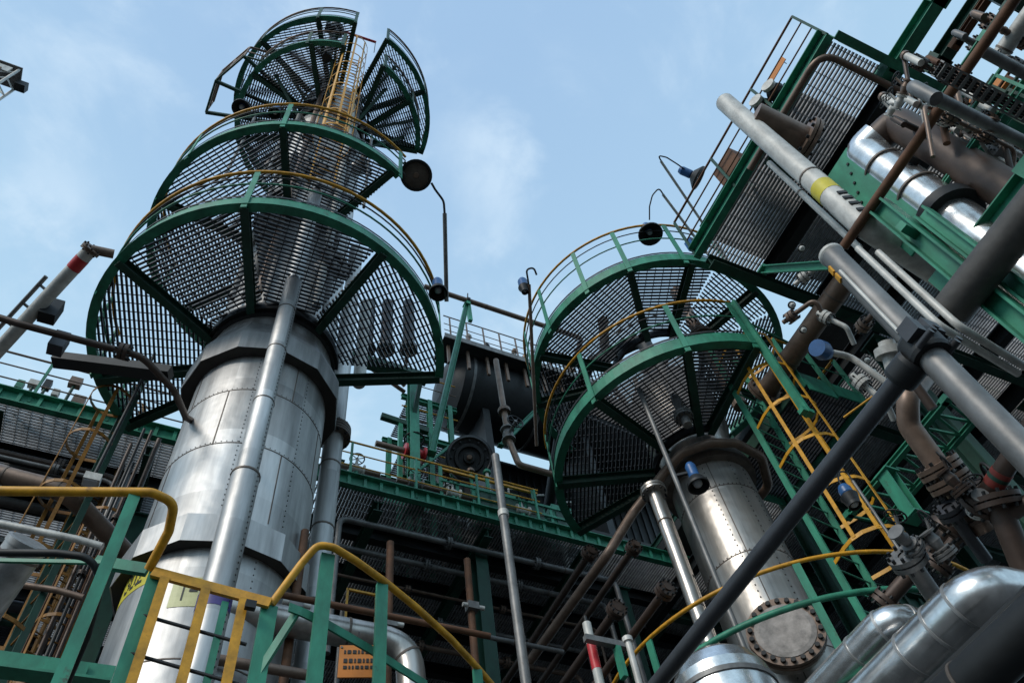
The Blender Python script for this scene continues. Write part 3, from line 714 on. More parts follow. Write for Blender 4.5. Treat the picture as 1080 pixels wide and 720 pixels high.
def dark_floor(label, x0, x1, y0, y1, z, h=.25):  # added solid floors that block sky and darken the gratings from below
    t = thing('cover_floor', label, 'dark_floor', ((x0+x1)/2, (y0+y1)/2, z))
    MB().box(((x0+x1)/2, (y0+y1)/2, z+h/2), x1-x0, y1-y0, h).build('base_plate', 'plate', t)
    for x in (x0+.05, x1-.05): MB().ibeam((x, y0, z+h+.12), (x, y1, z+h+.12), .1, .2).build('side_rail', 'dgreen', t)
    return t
dark_floor('added solid floor darkening the grating on the deck under the drum', 2.6, 17.5, 11.2, 27, MZ+.75)
dark_floor('added dark floor blocking sky over the left deck rear', -9.4, -3.6, 15.6, 25, MZ+.12)
dark_floor('small dark base plate on the left deck near its edge', -3.3, -.9, 11.9, 12.8, MZ+.05)
def dark_box(label, x0, x1, y0, y1, z0, z1):  # added dark boxes that stop sky showing through behind the deck
    t = thing('dark_backing', label, 'housing', ((x0+x1)/2, y0, z0))
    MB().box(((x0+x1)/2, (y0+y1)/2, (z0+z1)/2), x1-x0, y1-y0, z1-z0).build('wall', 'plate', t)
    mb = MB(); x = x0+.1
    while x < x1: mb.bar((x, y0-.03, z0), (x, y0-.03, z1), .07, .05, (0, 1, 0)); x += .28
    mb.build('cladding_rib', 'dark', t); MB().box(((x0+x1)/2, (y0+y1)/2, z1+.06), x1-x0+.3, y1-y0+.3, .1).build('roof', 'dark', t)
dark_box('added dark ribbed box filling the sky gap below the drum', 6.7, 10.6, 14.9, 17, MZ+1.0, MZ+7.2)
dark_box('tall added dark ribbed box filling the sky gap behind the slim right tower', 10.7, 19, 14.7, 17, MZ+1.0, MZ+8.0)
# added dark wall that keeps the view under the deck black
for lab, x0, x1, y, z0, z1 in (('added dark clad wall far behind the long deck', -14, 30, 27.2, 0, 14.2),):
    t = thing('dark_back_wall', lab, 'backing', ((x0+x1)/2, y, 0))
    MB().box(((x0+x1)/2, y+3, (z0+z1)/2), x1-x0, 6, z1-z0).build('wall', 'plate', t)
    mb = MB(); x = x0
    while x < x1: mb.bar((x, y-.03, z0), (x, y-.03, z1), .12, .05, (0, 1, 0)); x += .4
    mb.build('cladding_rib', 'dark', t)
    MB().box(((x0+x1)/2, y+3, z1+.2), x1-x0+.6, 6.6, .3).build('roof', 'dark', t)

# deck columns and braces
def scol(label, x, y, z0, z1, m='green', group=None, w=.22):
    t = thing('steel_column', label, 'column', (x, y, z0), group)
    MB().ibeam((x, y, z0), (x, y, z1), w, w, .022, (0, 1, 0)).build('shaft', m, t)
    MB().box((x, y, z1-.02), w*1.5, w*1.5, .03).build('cap_plate', m, t); MB().box((x, y, z0+.015), w*1.8, w*1.8, .03).build('base_plate', m, t)
    return t
scol('green steel column left of the dark drum with the diagonal brace', 4.15, 11.0, MZ+.02, 18.6)
for i, (x, y) in enumerate(((-6.3, 11.0), (-.75, 12.2), (1.5, 11.2), (5.6, 11.2), (8.9, 11.3), (3.3, 15.4), (-6.3, 15.4))):
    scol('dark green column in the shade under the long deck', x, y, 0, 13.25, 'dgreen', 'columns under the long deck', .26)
a = at_y(455, 478, 11.0); b = at_y(492, 322, 11.0)
strut('steel_brace', 'green diagonal brace leaning up beside the dark drum', a, b, .14, .14, 'green')
a = at_y(566, 432, 10.9); b = at_y(528, 470, 10.9); strut('steel_brace', 'short green brace behind the round flanged cover, right side', a, b, .1, .1, 'green')
# frame of green posts on the deck, right behind the sky gap
t = thing('pump_frame', 'green frame of upright posts on the deck beside the red valve', 'frame', (3.5, 11.6, MZ))
for px in (422, 432, 440):
    p = at_y(px, 470, 11.6); MB().bar((p.x, 11.6, MZ), (p.x, 11.6, MZ+3.6), .1, .1).build('post', 'green', t)
p0, p1 = at_y(405, 500, 11.2), at_y(452, 512, 11.2)
for dz in (0, .22, .5): MB().bar((p0.x, 11.2, MZ+.3+dz), (p1.x, 11.2, MZ+.3+dz), .08, .1).build('cross_member', 'green', t)
MB().bar((p0.x, 11.6, MZ+3.6), (p1.x+.2, 11.6, MZ+3.5), .12, .16).build('top_beam', 'dgreen', t)
t = thing('pipe_rack', 'two storey green rack with small grated floors between the sky gap and the drum', 'frame', (3.9, 12.0, MZ))
xa, xb = at_y(424, 440, 12.2).x, at_y(466, 440, 12.2).x
for x in (xa, (xa+xb)/2, xb):
    for y in (11.7, 13.2): MB().ibeam((x, y, MZ), (x, y, MZ+4.9), .12, .12, .014, (0, 1, 0)).build('upright', 'green', t)
for z in (MZ+1.7, MZ+3.3, MZ+4.8):
    for y in (11.7, 13.2): MB().ibeam((xa-.2, y, z), (xb+.2, y, z), .10, .16, .014).build('beam', 'green', t)
    grate_rect(xa, xb, 11.8, 13.1, z+.1, t, along_y=False)
    MB().tube([(xa-.2, 11.66, z+1.05), (xb+.2, 11.66, z+1.05)], .02, 6).build('handrail', 'yellow', t); MB().tube([(xa-.2, 11.66, z+.6), (xb+.2, 11.66, z+.6)], .015, 6).build('mid_rail', 'brown', t)
for q0, q1 in (((xa, MZ+1.7), (xb, MZ+3.3)), ((xb, MZ+.1), (xa, MZ+1.7))): MB().bar((q0[0], 11.6, q0[1]), (q1[0], 11.6, q1[1]), .06, .06).build('brace', 'green', t)
rnd = random.Random(21)
for k in range(6):
    x = xa+(xb-xa)*rnd.random(); y = 11.9+rnd.random()
    pipe('rack_riser', 'thin pipe threading up through the green rack beside the drum', 'pipe', [(x, y, MZ), (x, y, MZ+2+rnd.random()*2.6), (x+.5, y, MZ+2.5+rnd.random()*2.2)], .03+.03*rnd.random(), rnd.choice(('brown', 'pale', 'grey', 'greybrown')), .15, fl=(.3, .7), group='risers in the green rack')
p = at_y(437, 478, 11.1)
t = thing('red_valve', 'red valve body on the deck by the green posts', 'valve', p); valve(t, p, (1, 0, 0), .15, 'red', True)
MB().tube([p-Vector((.9, 0, 0)), p-Vector((.2, 0, 0))], .07, 8).build('inlet_stub', 'brown', t); MB().tube([p-UP*.15, (p.x, p.y, MZ)], .05, 8).build('support', 'green', t)

# dark drum
c = at_y(520, 425, 13.2); rv = 1.25
t = thing('horizontal_drum', 'big dark horizontal drum resting on the long deck, grey light on its top', 'vessel', (c.x, c.y, MZ))
x0 = at_y(474, 415, 13.2).x
mb = MB().use('dark'); mb.lathe([(0, -.42), (.5, -.36), (.95, -.18), (rv, .05), (rv, 7.9), (.95, 8.15), (.5, 8.3), (0, 8.35)], (x0, c.y, c.z), (1, 0, 0), 48)
mb.build('drum_shell', 'dark', t)
for x in (x0+.9, x0+4.2):
    MB().box((x, c.y+.1, (MZ+.7+c.z-rv*.9)/2), .22, 1.2, c.z-rv*.9-MZ-.7).build('saddle', 'dark', t)
for x in (x0+.3, x0+2.5): MB().lathe([(rv, 0), (rv+.02, .005), (rv+.02, .09), (rv, .095)], (x, c.y, c.z), (1, 0, 0), 48).build('strap_band', 'grey', t)
# round flanged cover
c = at_y(495, 483, 11.05); dd = Vector((-.25, -.80, -.55)).normalized()
t = thing('blind_cover', 'large round black flanged cover facing down in front of the dark drum', 'cover', c)
mb = MB().use('dark'); mb.lathe([(0, -.5), (.40, -.5), (.40, -.12), (.52, -.1), (.55, -.05), (.55, .04), (.50, .06), (.46, .02), (.36, .0), (.34, .05), (.27, .05), (.25, -.02), (.14, -.02), (.13, .05), (0, .06)], c, dd, 36)
mb.build('cover_body', 'dark', t)
MB().lathe([(.47, .055), (.49, .075), (.52, .065)], c, dd, 36).build('rim', 'charcoal', t)
MB().lathe([(0, .12), (.05, .12), (.07, .05)], c, dd, 12).build('hub', 'brown', t)
MB().tube([c-dd*.4, c-dd*.6+UP*.1, Vector((c.x-.1, 12.2, c.z+1.0))], .2, 16).build('neck', 'dark', t)
mb = MB(); a1 = dd.cross(UP).normalized(); b1 = dd.cross(a1)
for i in range(12): q = c+(a1*math.cos(i*.5236)+b1*math.sin(i*.5236))*.42; mb.tube([q, q+dd*.06], .022, 6)
mb.build('bolt_ring', 'charcoal', t)

# walkway over the drum, and the brown pipe above it
y = 12.0; a = at_y(470, 372, y); b = at_y(590, 402, y)
t = thing('upper_walkway', 'narrow railed walkway above the dark drum under the brown pipe', 'platform', a)
z = (a.z+b.z)/2
MB().bar((a.x-.2, y, z), (b.x+1, y, z), .9, .05).build('tread_plate', 'plate', t)
MB().bar((a.x-.2, y-.47, z), (b.x+1, y-.47, z), .03, .22).build('edge_beam', 'grey', t)
railing(t, [(a.x-.2, y-.45, z), (b.x+1, y-.45, z)], [(a.x+i*.55, y-.45, z) for i in range(9)], 1.15, 'brown', 'brown', .02, .05, .04, (.3, .6))
for i in range(8): MB().bar((a.x+i*.62, y-.2, z-.1), (a.x+i*.62, y-.2, z-1.0), .08, .08).build('hanger', 'brown', t)
rnd = random.Random(31)
for k in range(10):
    xx = a.x+.2+k*.5+rnd.random()*.2; hh = .3+rnd.random()*.8; yy = y-.2+rnd.random()*.4
    t = thing('walkway_fitting', 'small pipe fitting crowding the walkway above the dark drum', 'fitting', (xx, yy, z), 'fittings on the walkway above the drum')
    MB().tube([(xx, yy, z), (xx, yy, z+hh)], .03+.03*rnd.random(), 8).build('stalk', rnd.choice(('brown', 'grey', 'pale', 'green')), t)
    MB().lathe([(0, -.06), (.1, -.06), (.1, .02), (.05, .1), (0, .1)], (xx, yy, z+hh), (rnd.random()-.5, -.4, .6), 12).build('head', rnd.choice(('brown', 'dark', 'pale')), t)
    MB().tube([(xx, yy, z+hh*.5), (xx+.45, yy, z+hh*.45)], .025, 6).build('branch', 'brown', t)
y = 11.6; a = at_y(466, 309, y); b = at_y(572, 342, y); z = (a.z+b.z)/2
pipe('overhead_pipe', 'brown pipe crossing high between the two towers against the sky', 'pipe', [(a.x-.6, y, z), (b.x+1.5, y, z), (b.x+1.6, y+1.5, z-.3)], .085, 'brown', .2, seams=(.3, .6))
x = at_y(495, 330, y).x
t = thing('pipe_support', 'green post with a clamp carrying the brown overhead pipe', 'post', (x, y, z-1.2))
MB().bar((x, y, z-1.3), (x, y, z-.09), .12, .12).build('post', 'green', t); MB().lathe([(.09, -.05), (.12, -.05), (.12, .05), (.09, .05)], (x, y, z), (1, 0, 0), 16).build('clamp', 'dark', t); MB().tube([(x, y, z+.1), (x+.03, y, z+.5)], .02, 6).build('spike', 'dark', t)

# piping beside the round cover
p0 = at_y(523, 380, 10.4); p1 = at_y(529, 462, 10.4); p2 = at_y(540, 488, 10.4); p3 = at_y(583, 500, 10.4)
t = pipe('drain_pipe', 'beige pipe turning from upright to sideways by the round black cover', 'pipe', [p0, Vector((p0.x, 10.4, p1.z)), Vector((p0.x+.15, 10.4, p2.z)), Vector((p3.x, 10.4, p3.z))], .075, 'brown', .15, fl=(.45,))
valve(t, Vector((p0.x, 10.4, p1.z+.2)), UP, .13, 'grey', True, (0, -1, 0))
for k, (px, py) in enumerate(((375, 505), (438, 520), (478, 525), (552, 545))):
    p = at_y(px, py, 10.85)
    t = thing('control_valve', ('small pale valve near the silver pipe at the deck edge', 'pale valve with a hand wheel below the red valve', 'pale upright valve under the round cover', 'pale valve by the long grey pole on the deck edge')[k], 'valve', p, 'valves along the deck edge')
    valve(t, Vector((p.x, p.y, MZ+.6)), (1, 0, 0), .10, ('pale', 'grey', 'pale', 'pale')[k]); MB().tube([(p.x, p.y, MZ), (p.x, p.y, MZ+.5)], .05, 8).build('support', 'green', t)
    MB().tube([(p.x-.4, p.y, MZ+.6), (p.x+.5, p.y, MZ+.6)], .05, 8).build('pipe_stub', 'brown', t)
t = thing('deck_railing', 'low green guard railing along the deck edge under the round cover', 'frame', (5.6, 10.85, MZ))
xa, xb = at_y(466, 530, 10.85).x, at_y(600, 560, 10.85).x
for k in range(9): x = xa+(xb-xa)*k/8; MB().bar((x, 10.85, MZ), (x, 10.85, MZ+.9+.5*(k % 3 == 0)), .07, .05, (0, 1, 0)).build('post', 'green', t)
for z_ in (.35, .62, .9): MB().bar((xa, 10.81, MZ+z_), (xb, 10.81, MZ+z_), .03, .06).build('rail', 'green', t)
MB().bar((xa, 10.90, MZ+1.36), (xb-.6, 10.90, MZ+1.36), .05, .05).build('top_rail', 'yellow', t)
rnd = random.Random(17)
for k in range(5):
    y_ = 10.95+k*.5; z_ = 13.15-.22*k; x0_ = 1.6+rnd.random()*2
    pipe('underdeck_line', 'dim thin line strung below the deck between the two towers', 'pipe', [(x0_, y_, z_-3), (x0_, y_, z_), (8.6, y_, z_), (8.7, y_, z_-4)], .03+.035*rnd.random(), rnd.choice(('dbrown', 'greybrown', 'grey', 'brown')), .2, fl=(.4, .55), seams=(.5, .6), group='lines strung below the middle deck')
# small green cabinets / frames on the deck edge
for k, px in enumerate((512, 535, 560, 588)):
    p = at_y(px, 535, 11.0); z = MZ
    t = thing('deck_cabinet', ('green cabinet on the deck under the round cover', 'green cabinet left of the long grey pole', 'green cabinet right of the long grey pole', 'green cabinet at the foot of the right tower rings')[k], 'cabinet', (p.x, 11.0, z), 'cabinets along the deck edge')
    MB().box((p.x, 11.0, z+.5+.12*(k % 2)), .5, .3, .95).build('housing', 'green', t); MB().box((p.x, 10.835, z+.55), .38, .02, .6).build('door', 'dgreen', t)
    MB().tube([(p.x+.1, 11, z+.7), (p.x+.1, 11, z+1.4), (p.x+.4, 11, z+1.5)], .025, 6).build('conduit', 'pale', t)

rnd = random.Random(5)
for k in range(13):
    p = at_y(470+k*9.3+rnd.random()*4, 530, 10.8+rnd.random()*.9); hh = .5+rnd.random()*1.3
    t = thing('instrument_pipe', 'short upright pipe with a cap crowding the deck edge under the drum', 'pipe', (p.x, p.y, MZ), 'upright pipes crowding the deck edge')
    m_ = rnd.choice(('green', 'pale', 'brown', 'green', 'grey'))
    MB().tube([(p.x, p.y, MZ), (p.x, p.y, MZ+hh)], .035+.03*rnd.random(), 8).build('tube', m_, t); MB().lathe([(0, -.05), (.09, -.05), (.09, .02), (.05, .08), (0, .09)], (p.x, p.y, MZ+hh), n=12).build('cap', rnd.choice(('brown', 'green', 'dark', 'pale')), t)
    MB().tube([(p.x, p.y, MZ+hh*.6), (p.x+.35, p.y, MZ+hh*.6)], .025, 6).build('branch', m_, t)
# four grey upright exchanger tubes seen past the right end of the lowest ring
for k, px in enumerate((388, 408, 431)):
    p = at_y(px, 345, 10.3)
    t = thing('exchanger_tube', ('leftmost grey upright tube seen past the lowest ring end', 'middle grey upright tube seen past the lowest ring end', 'rightmost grey upright tube seen past the lowest ring end')[k], 'pipe', (p.x, 10.3, 15.0), 'grey tubes beyond the lowest ring')
    z0 = vz(p.x, 10.3, 368); MB().tube([(p.x, 10.3, z0), (p.x, 10.3, vz(p.x, 10.3, 320))], .15, 16).build('tube_body', 'charcoal', t)
    flange(t, (p.x, 10.3, z0), UP, .22, 'grey')
    MB().tube([(p.x, 10.3, z0), (p.x, 10.5, z0-.3), (3.9, 10.9, z0-.4)], .05, 8).build('drain_branch', 'brown', t)
t = thing('exchanger_rack', 'dark rack bracket under the grey upright tubes', 'frame', (3.2, 10.4, 14.6))
z0 = vz(3.2, 10.4, 385)
MB().bar((1.9, 10.45, z0), (4.3, 10.45, z0), .3, .16).build('shelf_beam', 'dgreen', t)
MB().bar((4.15, 10.5, z0-.1), (4.15, 11.0, z0-.9), .1, .1).build('bracket', 'dgreen', t)

# ------------------------------------------------------------------ foreground landing at lower left
HZ = 6.0
p0 = at_z(-60, 517, HZ); p1 = at_z(160, 519, HZ); p2 = at_z(184, 530, HZ); p3 = at_d(157, 600, 5.62)
t = thing('landing_rail', 'yellow topped green guard rail across the lower left, bending down at the tower', 'railing', (p1.x, p1.y, 4.7))
MB().tube(fillet([p0, p1, p2, at_d(178, 560, 5.66), p3], .10, 6), .033, 12).build('handrail', 'yellow', t)
q = at_z(143, 520, HZ); MB().bar((q.x, q.y, 4.4), (q.x, q.y, HZ-.03), .075, .03, (0, 1, 0)).build('post', 'green', t)
q = at_d(165, 605, 5.62); MB().bar((q.x, q.y, 4.4), (q.x, q.y, q.z+.03), .10, .03, (0, 1, 0)).build('post', 'green', t)
a = at_d(100, 592, 5.75); b = at_d(156, 601, 5.75); MB().bar(a, b, .04, .09).build('mid_rail', 'green', t)
a = at_d(-40, 590, 5.72); MB().bar(a, at_d(112, 593, 5.72), .02, .03).build('mid_rail', 'green', t)
t = thing('landing_beam', 'broad green edge beam along the bottom left corner', 'beam', at_d(0, 690, 5.55))
a = at_d(-60, 676, 5.5); b = at_d(122, 700, 5.5); z = (a.z+b.z)/2
MB().bar((a.x, a.y, z), (b.x, a.y-.05, z), .03, .17).bar((a.x, a.y-.06, z-.1), (b.x, a.y-.11, z-.1), .14, .02).build('channel', 'green', t)
MB().bar((a.x, a.y-.02, z-.26), (b.x, a.y-.07, z-.26), .05, .05).build('lower_angle', 'dgreen', t)
MB().box((b.x-.25, a.y-.08, z), .16, .012, .12).build('splice_plate', 'green', t)
# yellow gate
t = thing('safety_gate', 'yellow safety gate with three uprights in front of the wide tower', 'gate', at_d(200, 720, 5.5))
a = at_d(161, 603, 5.58); b = at_d(285, 636, 5.58)
MB().bar(a, b, .03, .075).build('top_bar', 'yellow', t)
for px in (172, 216, 257):
    s = (px-158)/127; q = a+(b-a)*s; MB().bar((q.x, q.y-.01, 4.2), (q.x, q.y-.01, q.z-.03), .062, .035, (0, 1, 0)).build('upright', 'yellow', t)
for dz in (.33, .62, .95): MB().tube([a+Vector((.03, .03, -dz)), b+Vector((-.1, .03, -dz))], .012, 6).build('infill_rod', 'dark', t)
q = a+(b-a)*.755; MB().bar((q.x-.09, q.y+.05, 4.2), (q.x-.09, q.y+.05, q.z-.04), .045, .03, (0, 1, 0)).build('hinge_post', 'green', t)
MB().box(b+Vector((-.13, -.03, -.07)), .07, .04, .06).build('latch', 'dark', t)
# curved handrail
pts = [at_d(286, 637, 5.62), at_z(318, 594, 5.86), at_z(335, 574, HZ), at_z(352, 577, HZ), at_z(375, 591, HZ), at_z(403, 611, HZ), at_z(440, 641, HZ), at_z(475, 673, HZ), at_z(503, 703, HZ), at_z(530, 735, HZ)]
t = thing('curved_rail', 'curved yellow handrail on green posts sweeping down in the bottom centre', 'railing', (pts[3].x, pts[3].y, 4.7))
MB().tube(fillet(pts, .12, 4), .029, 12).build('handrail', 'yellow', t)
for px, py, wd in ((346, 583, .10), (403, 614, .085), (503, 704, .075)):
    q = at_z(px, py, HZ); MB().bar((q.x, q.y, 4.3), (q.x, q.y, HZ-.02), wd, .04, (0, 1, 0)).build('post', 'green', t)
q = at_d(284, 640, 5.62); MB().bar((q.x, q.y, 4.3), (q.x, q.y, q.z), .11, .05, (0, 1, 0)).build('post', 'green', t)
mp_ = [at_z(305, 640, 5.45), at_z(318, 645, 5.45), at_z(345, 658, 5.45), at_z(400, 690, 5.45), at_z(450, 722, 5.45)]
mb = MB()
for a, b in zip(mp_[:-1], mp_[1:]): mb.bar(a, b, .015, .07)
mb.build('mid_rail', 'green', t)
q = at_d(284, 640, 5.62); MB().bar(at_z(313, 645, 5.45), Vector((q.x, q.y, 5.0)), .03, .05).build('end_bar', 'green', t)
# orange notice
c = at_d(377, 697, 5.95)
t = thing('notice_board', 'orange notice with rows of small dark lettering hung behind the curved rail', 'sign', c)
ca = math.atan2(c.y, c.x)-math.pi/2
fx = Vector((math.cos(ca), math.sin(ca), 0)); nn = Vector((-fx.y, fx.x, 0))*-1
mb = MB().use('orange'); mb.bar(c-fx*.135, c+fx*.135, .012, .27); mb.use('ink'); rnd = random.Random(3)
for row, zz in enumerate((.075, .0, -.055)):
    x = -.10
    while x < .10:
        wd = rnd.choice((.012, .018, .026)); mb.bar(c+fx*x+nn*.009+UP*zz, c+fx*(x+wd)+nn*.009+UP*zz, .004, (.030, .034, .026)[row]); x += wd+.012
mb.build('panel', 'orange', t)
for sx_ in (-.12, .12):
    q = c+fx*sx_+UP*.115; MB().tube([q, q+nn*.012], .009, 8).build('fixing_bolt', 'grey', t)
MB().bar(c+UP*.135-nn*.01, c+UP*.26-nn*.01, .02, .01, fx).build('hanger', 'dark', t)
# black cable loop
pts = [at_d(-40, 582, 5.1), at_d(60, 583, 5.1), at_d(92, 587, 5.1), at_d(104, 602, 5.1), at_d(103, 630, 5.1), at_d(92, 670, 5.1), at_d(66, 730, 5.1)]
pipe('black_cable', 'thick black cable looping down at the lower left', 'cable', pts, .024, 'ink', .25)
# scaffold uprights under the deck
for k, (px, py, h, top) in enumerate(((316, 600, 7.2, 560), (411, 600, 7.8, 572), (495, 620, 8.6, 590))):
    x, y = vert(px, py, h); zt = vz(x, y, top)
    t = thing('scaffold_upright', ('rust brown scaffold upright beside the free standing silver pipe', 'rust brown scaffold upright behind the curved yellow handrail', 'rust brown scaffold upright near the bottom end of the curved handrail')[k], 'scaffold', (x, y, 0), 'rusty scaffold uprights')
    MB().tube([(x, y, 0), (x, y, zt)], .048, 10).build('tube', 'rusty', t)
    zc_ = vz(x, y, (640, 660, 642)[k])
    MB().box((x, y-.04, zc_), .15, .12, .11).build('coupler', 'grey', t); MB().tube([(x-.14, y-.06, zc_), (x+.16, y-.06, zc_)], .03, 8).build('coupler_bolt', 'pale', t)
x, y = vert(540, 620, 7.0)
t = pipe('grey_pole', 'long thin grey pole rising through the middle, rusty at its top', 'pole', [(x, y, 0), (x+.02, y, vz(x, y, 487)), (x+.02, y, vz(x, y, 480))], .052, 'grey', .01)
MB().lathe([(.052, 0), (.066, .01), (.066, .1), (.052, .11)], (x+.02, y, vz(x, y, 545)), n=14).build('sleeve', 'pale', t)
x, y = vert(626, 690, 5.6)
zt = vz(x, y, 657); t = thing('banded_post', 'white post with a red band at bottom centre right', 'post', (x, y, 0))
MB().tube([(x, y, 0), (x, y, zt)], .036, 14).build('post_tube', 'pale', t)
MB().tube([(x, y, vz(x, y, 706)), (x, y, vz(x, y, 679))], .0375, 14).build('painted_band', 'red', t)
MB().tube([(x, y, zt), (x, y, zt+.07)], .014, 8).build('spike', 'dark', t)
# silver elbow and lines at bottom centre
a = at_d(372, 668, 8.5); b = at_d(425, 682, 8.5); c = at_d(452, 712, 8.5)
pipe('elbow_duct', 'silver elbow of a lagged line behind the curved handrail', 'duct', [a-Vector((1.5, 0, 0)), Vector((b.x+.1, a.y, a.z)), Vector((b.x+.15, a.y-.1, a.z-1.6))], .15, 'clad2', .35, seams=(.4, .5, .6))
a, b = Bline((290, 632), (520, 665), 7.4); pipe('cross_tube', 'thin dark cross tube passing behind the scaffold uprights', 'pipe', [a, b], .035, 'rusty')
a, b = Bline((490, 663), (592, 690), 9.2); pipe('conduit', 'thin grey conduit running to the right in the dark under the deck', 'pipe', [a, b], .035, 'grey', seams=(.5,))
a, b = Bline((215, 690), (330, 715), 6.6); pipe('cross_tube', 'brown cross tube low between the gate and the silver pipe', 'pipe', [a, b], .05, 'brown')
x, y = vert(380, 655, 8.8); t = thing('yellow_frame', 'small yellow wire frame behind the curved handrail', 'frame', (x, y, 8.5))
z = vz(x, y, 640)
for dz in (-.25, .25): MB().bar((x-.2, y, z+dz), (x+.2, y, z+dz), .03, .03).build('rail', 'yellow', t)
for dx in (-.2, .2): MB().bar((x+dx, y, z-.4), (x+dx, y, z+.265), .03, .03).build('upright', 'yellow', t)
# small rack right of the red post
a = at_d(628, 672, 6.4); b = at_d(668, 676, 6.4); z = (a.z+b.z)/2
t = thing('pipe_rest', 'small green pipe rest between the red banded post and the yellow ring rail', 'frame', a)
MB().bar((a.x-.1, a.y, z), (b.x, a.y, z), .05, .05).build('cross_bar', 'grey', t); MB().bar((b.x-.1, a.y, z-.3), (b.x-.1, a.y, z-.03), .06, .04).build('post', 'green', t)
MB().tube([(b.x, a.y-.03, z-.4), (b.x, a.y-.03, z+.02)], .027, 10).build('stub', 'pale', t); MB().lathe([(0, 0), (.042, 0), (.042, .04), (0, .04)], (b.x, a.y-.03, z+.02), n=14).build('stub_cap', 'pale', t)
for k, (q0, q1, zz) in enumerate((((560, 668), (618, 600), 10.2), ((590, 690), (655, 598), 9.4), ((600, 715), (640, 655), 8.4), ((628, 720), (690, 640), 7.6))):
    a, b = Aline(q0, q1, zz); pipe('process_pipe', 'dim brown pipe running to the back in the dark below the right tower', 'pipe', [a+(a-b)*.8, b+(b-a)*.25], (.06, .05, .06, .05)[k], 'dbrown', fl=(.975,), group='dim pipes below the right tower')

# ------------------------------------------------------------------ left background
a = at_d(-30, 400, 9.5); b = at_d(96, 263, 9.5)
t = thing('banded_boom', 'white sloping boom with a red band at far left', 'boom', a)
fp = [a, b]; MB().tube(fp, .078, 16).build('boom_tube', 'pale', t)
q0, q1 = along(fp, .85)[0], along(fp, .93)[0]; MB().tube([q0, q1], .081, 16).build('painted_band', 'red', t)
off = (at_d(30, 322, 9.5)-at_d(36, 327, 9.5)).normalized()*.17
MB().tube([a+off, along(fp, .72)[0]+off], .025, 8).build('side_wire', 'grey', t)
for k in range(5): q = along(fp, .1+.14*k)[0]; MB().tube([q, q+off], .018, 6).build('spacer', 'grey', t)
flange(t, b, (b-a), .11, 'brown', 'end_flange', 8, .025)
q = at_d(120, 268, 9.6); MB().tube([b, q], .055, 10).build('end_stub', 'brown', t)
a, b, c = at_d(22, 342, 9.3), at_d(150, 376, 9.6), at_d(184, 412, 9.9)
z = a.z; pipe('bent_pipe', 'brown pipe bending down just below the dark left sector of the lowest ring', 'pipe', [at_d(-50, 320, 9.3), a, b, c, at_d(196, 440, 10.4), at_d(250, 470, 12.5)], .042, 'dbrown', .3, fl=(.35,))
t = thing('cable_box', 'dark box hanging off the left end of the lowest ring', 'box', at_d(65, 375, 9.8))
MB().bar(at_d(58, 379, 9.9), at_d(180, 394, 9.9), .16, .14).build('trunking', 'ink', t); MB().box(at_d(62, 362, 9.6), .16, .16, .3).build('housing', 'charcoal', t); MB().box(at_d(54, 328, 9.6), .18, .15, .34).build('upper_housing', 'dark', t)
a, b, c = at_d(-60, 485, 11.2), at_d(70, 518, 11.2), at_d(135, 585, 11.6)
pipe('lagged_pipe', 'rosy brown pipe sloping behind the yellow landing rail at far left', 'pipe', [a, b, c], .13, 'brown', .6, seams=(.3, .55))
caged_ladder('yellow caged ladder standing behind the left deck near the tower', tuple(at_y(122, 468, 12.2).xy), -60, 8.5, 16.6, 10.4, cm='oldyellow', sm='oldyellow', w=.40, cr=.30, hoop=.9, straps=3)
caged_ladder('rusty yellow caged ladder low in the dark at far left', tuple(at_d(62, 640, 11.5).xy), -60, 3.5, 11.6, 4.4, cm='oldyellow', sm='rusty', w=.42, cr=.32, hoop=1.0, straps=3)
t = pipe('lagged_stack', 'silver lagged pipe with capped top in the lower left corner', 'pipe', [at_d(-75, 720, 7.4), at_d(30, 572, 7.8)], .19, 'clad', seams=(.5, .9))
q = at_d(30, 572, 7.8); MB().lathe([(.0, .02), (.17, .02), (.20, .01), (.20, -.05), (0, -.05)], q, (at_d(30, 572, 7.8)-at_d(-75, 720, 7.4)), 20).build('end_cap', 'clad', t)
for k, (q0, q1, d) in enumerate((((-20, 548), (80, 568), 9.0), ((-20, 610), (60, 622), 9.8))):
    pipe('service_pipe', ('thin pale service pipe above the capped silver pipe', 'thin service pipe crossing the rusty ladder')[k], 'pipe', [at_d(*q0, d), at_d(*q1, d), at_d(q1[0]+28, q1[1]+8, d)], .04, ('pale', 'brown')[k], .2)
rnd = random.Random(11)
for k in range(7):
    px = 95+rnd.random()*70; py = 520+rnd.random()*20; h = 9.8+rnd.random()*1.5
    x, y = vert(px, py, h); t = thing('riser_conduit', 'thin dark riser conduit in the gloom left of the wide tower', 'pipe', (x, y, 0), 'riser conduits left of the wide tower')
    r_ = .03+.03*rnd.random(); MB().tube([(x, y, 0), (x, y, 13.2)], r_*.7, 8).build('tube', rnd.choice(('dbrown', 'dark', 'charcoal')), t)
    flange(t, (x, y, 8+rnd.random()*4), UP, r_*1.6, 'dbrown', 'flange', 6, .03)
t = thing('floodlight_box', 'small white floodlight on the left deck above the yellow rail', 'lamp', at_d(97, 506, 10.4))
c = at_d(97, 506, 10.4); MB().box(c, .2, .16, .12).build('housing', 'pale', t); MB().box(c-UP*.066, .16, .12, .01).build('lens', 'glass', t); MB().tube([c+UP*.06, (c.x, c.y+.2, 13.2)], .025, 6).build('stem', 'dark', t)
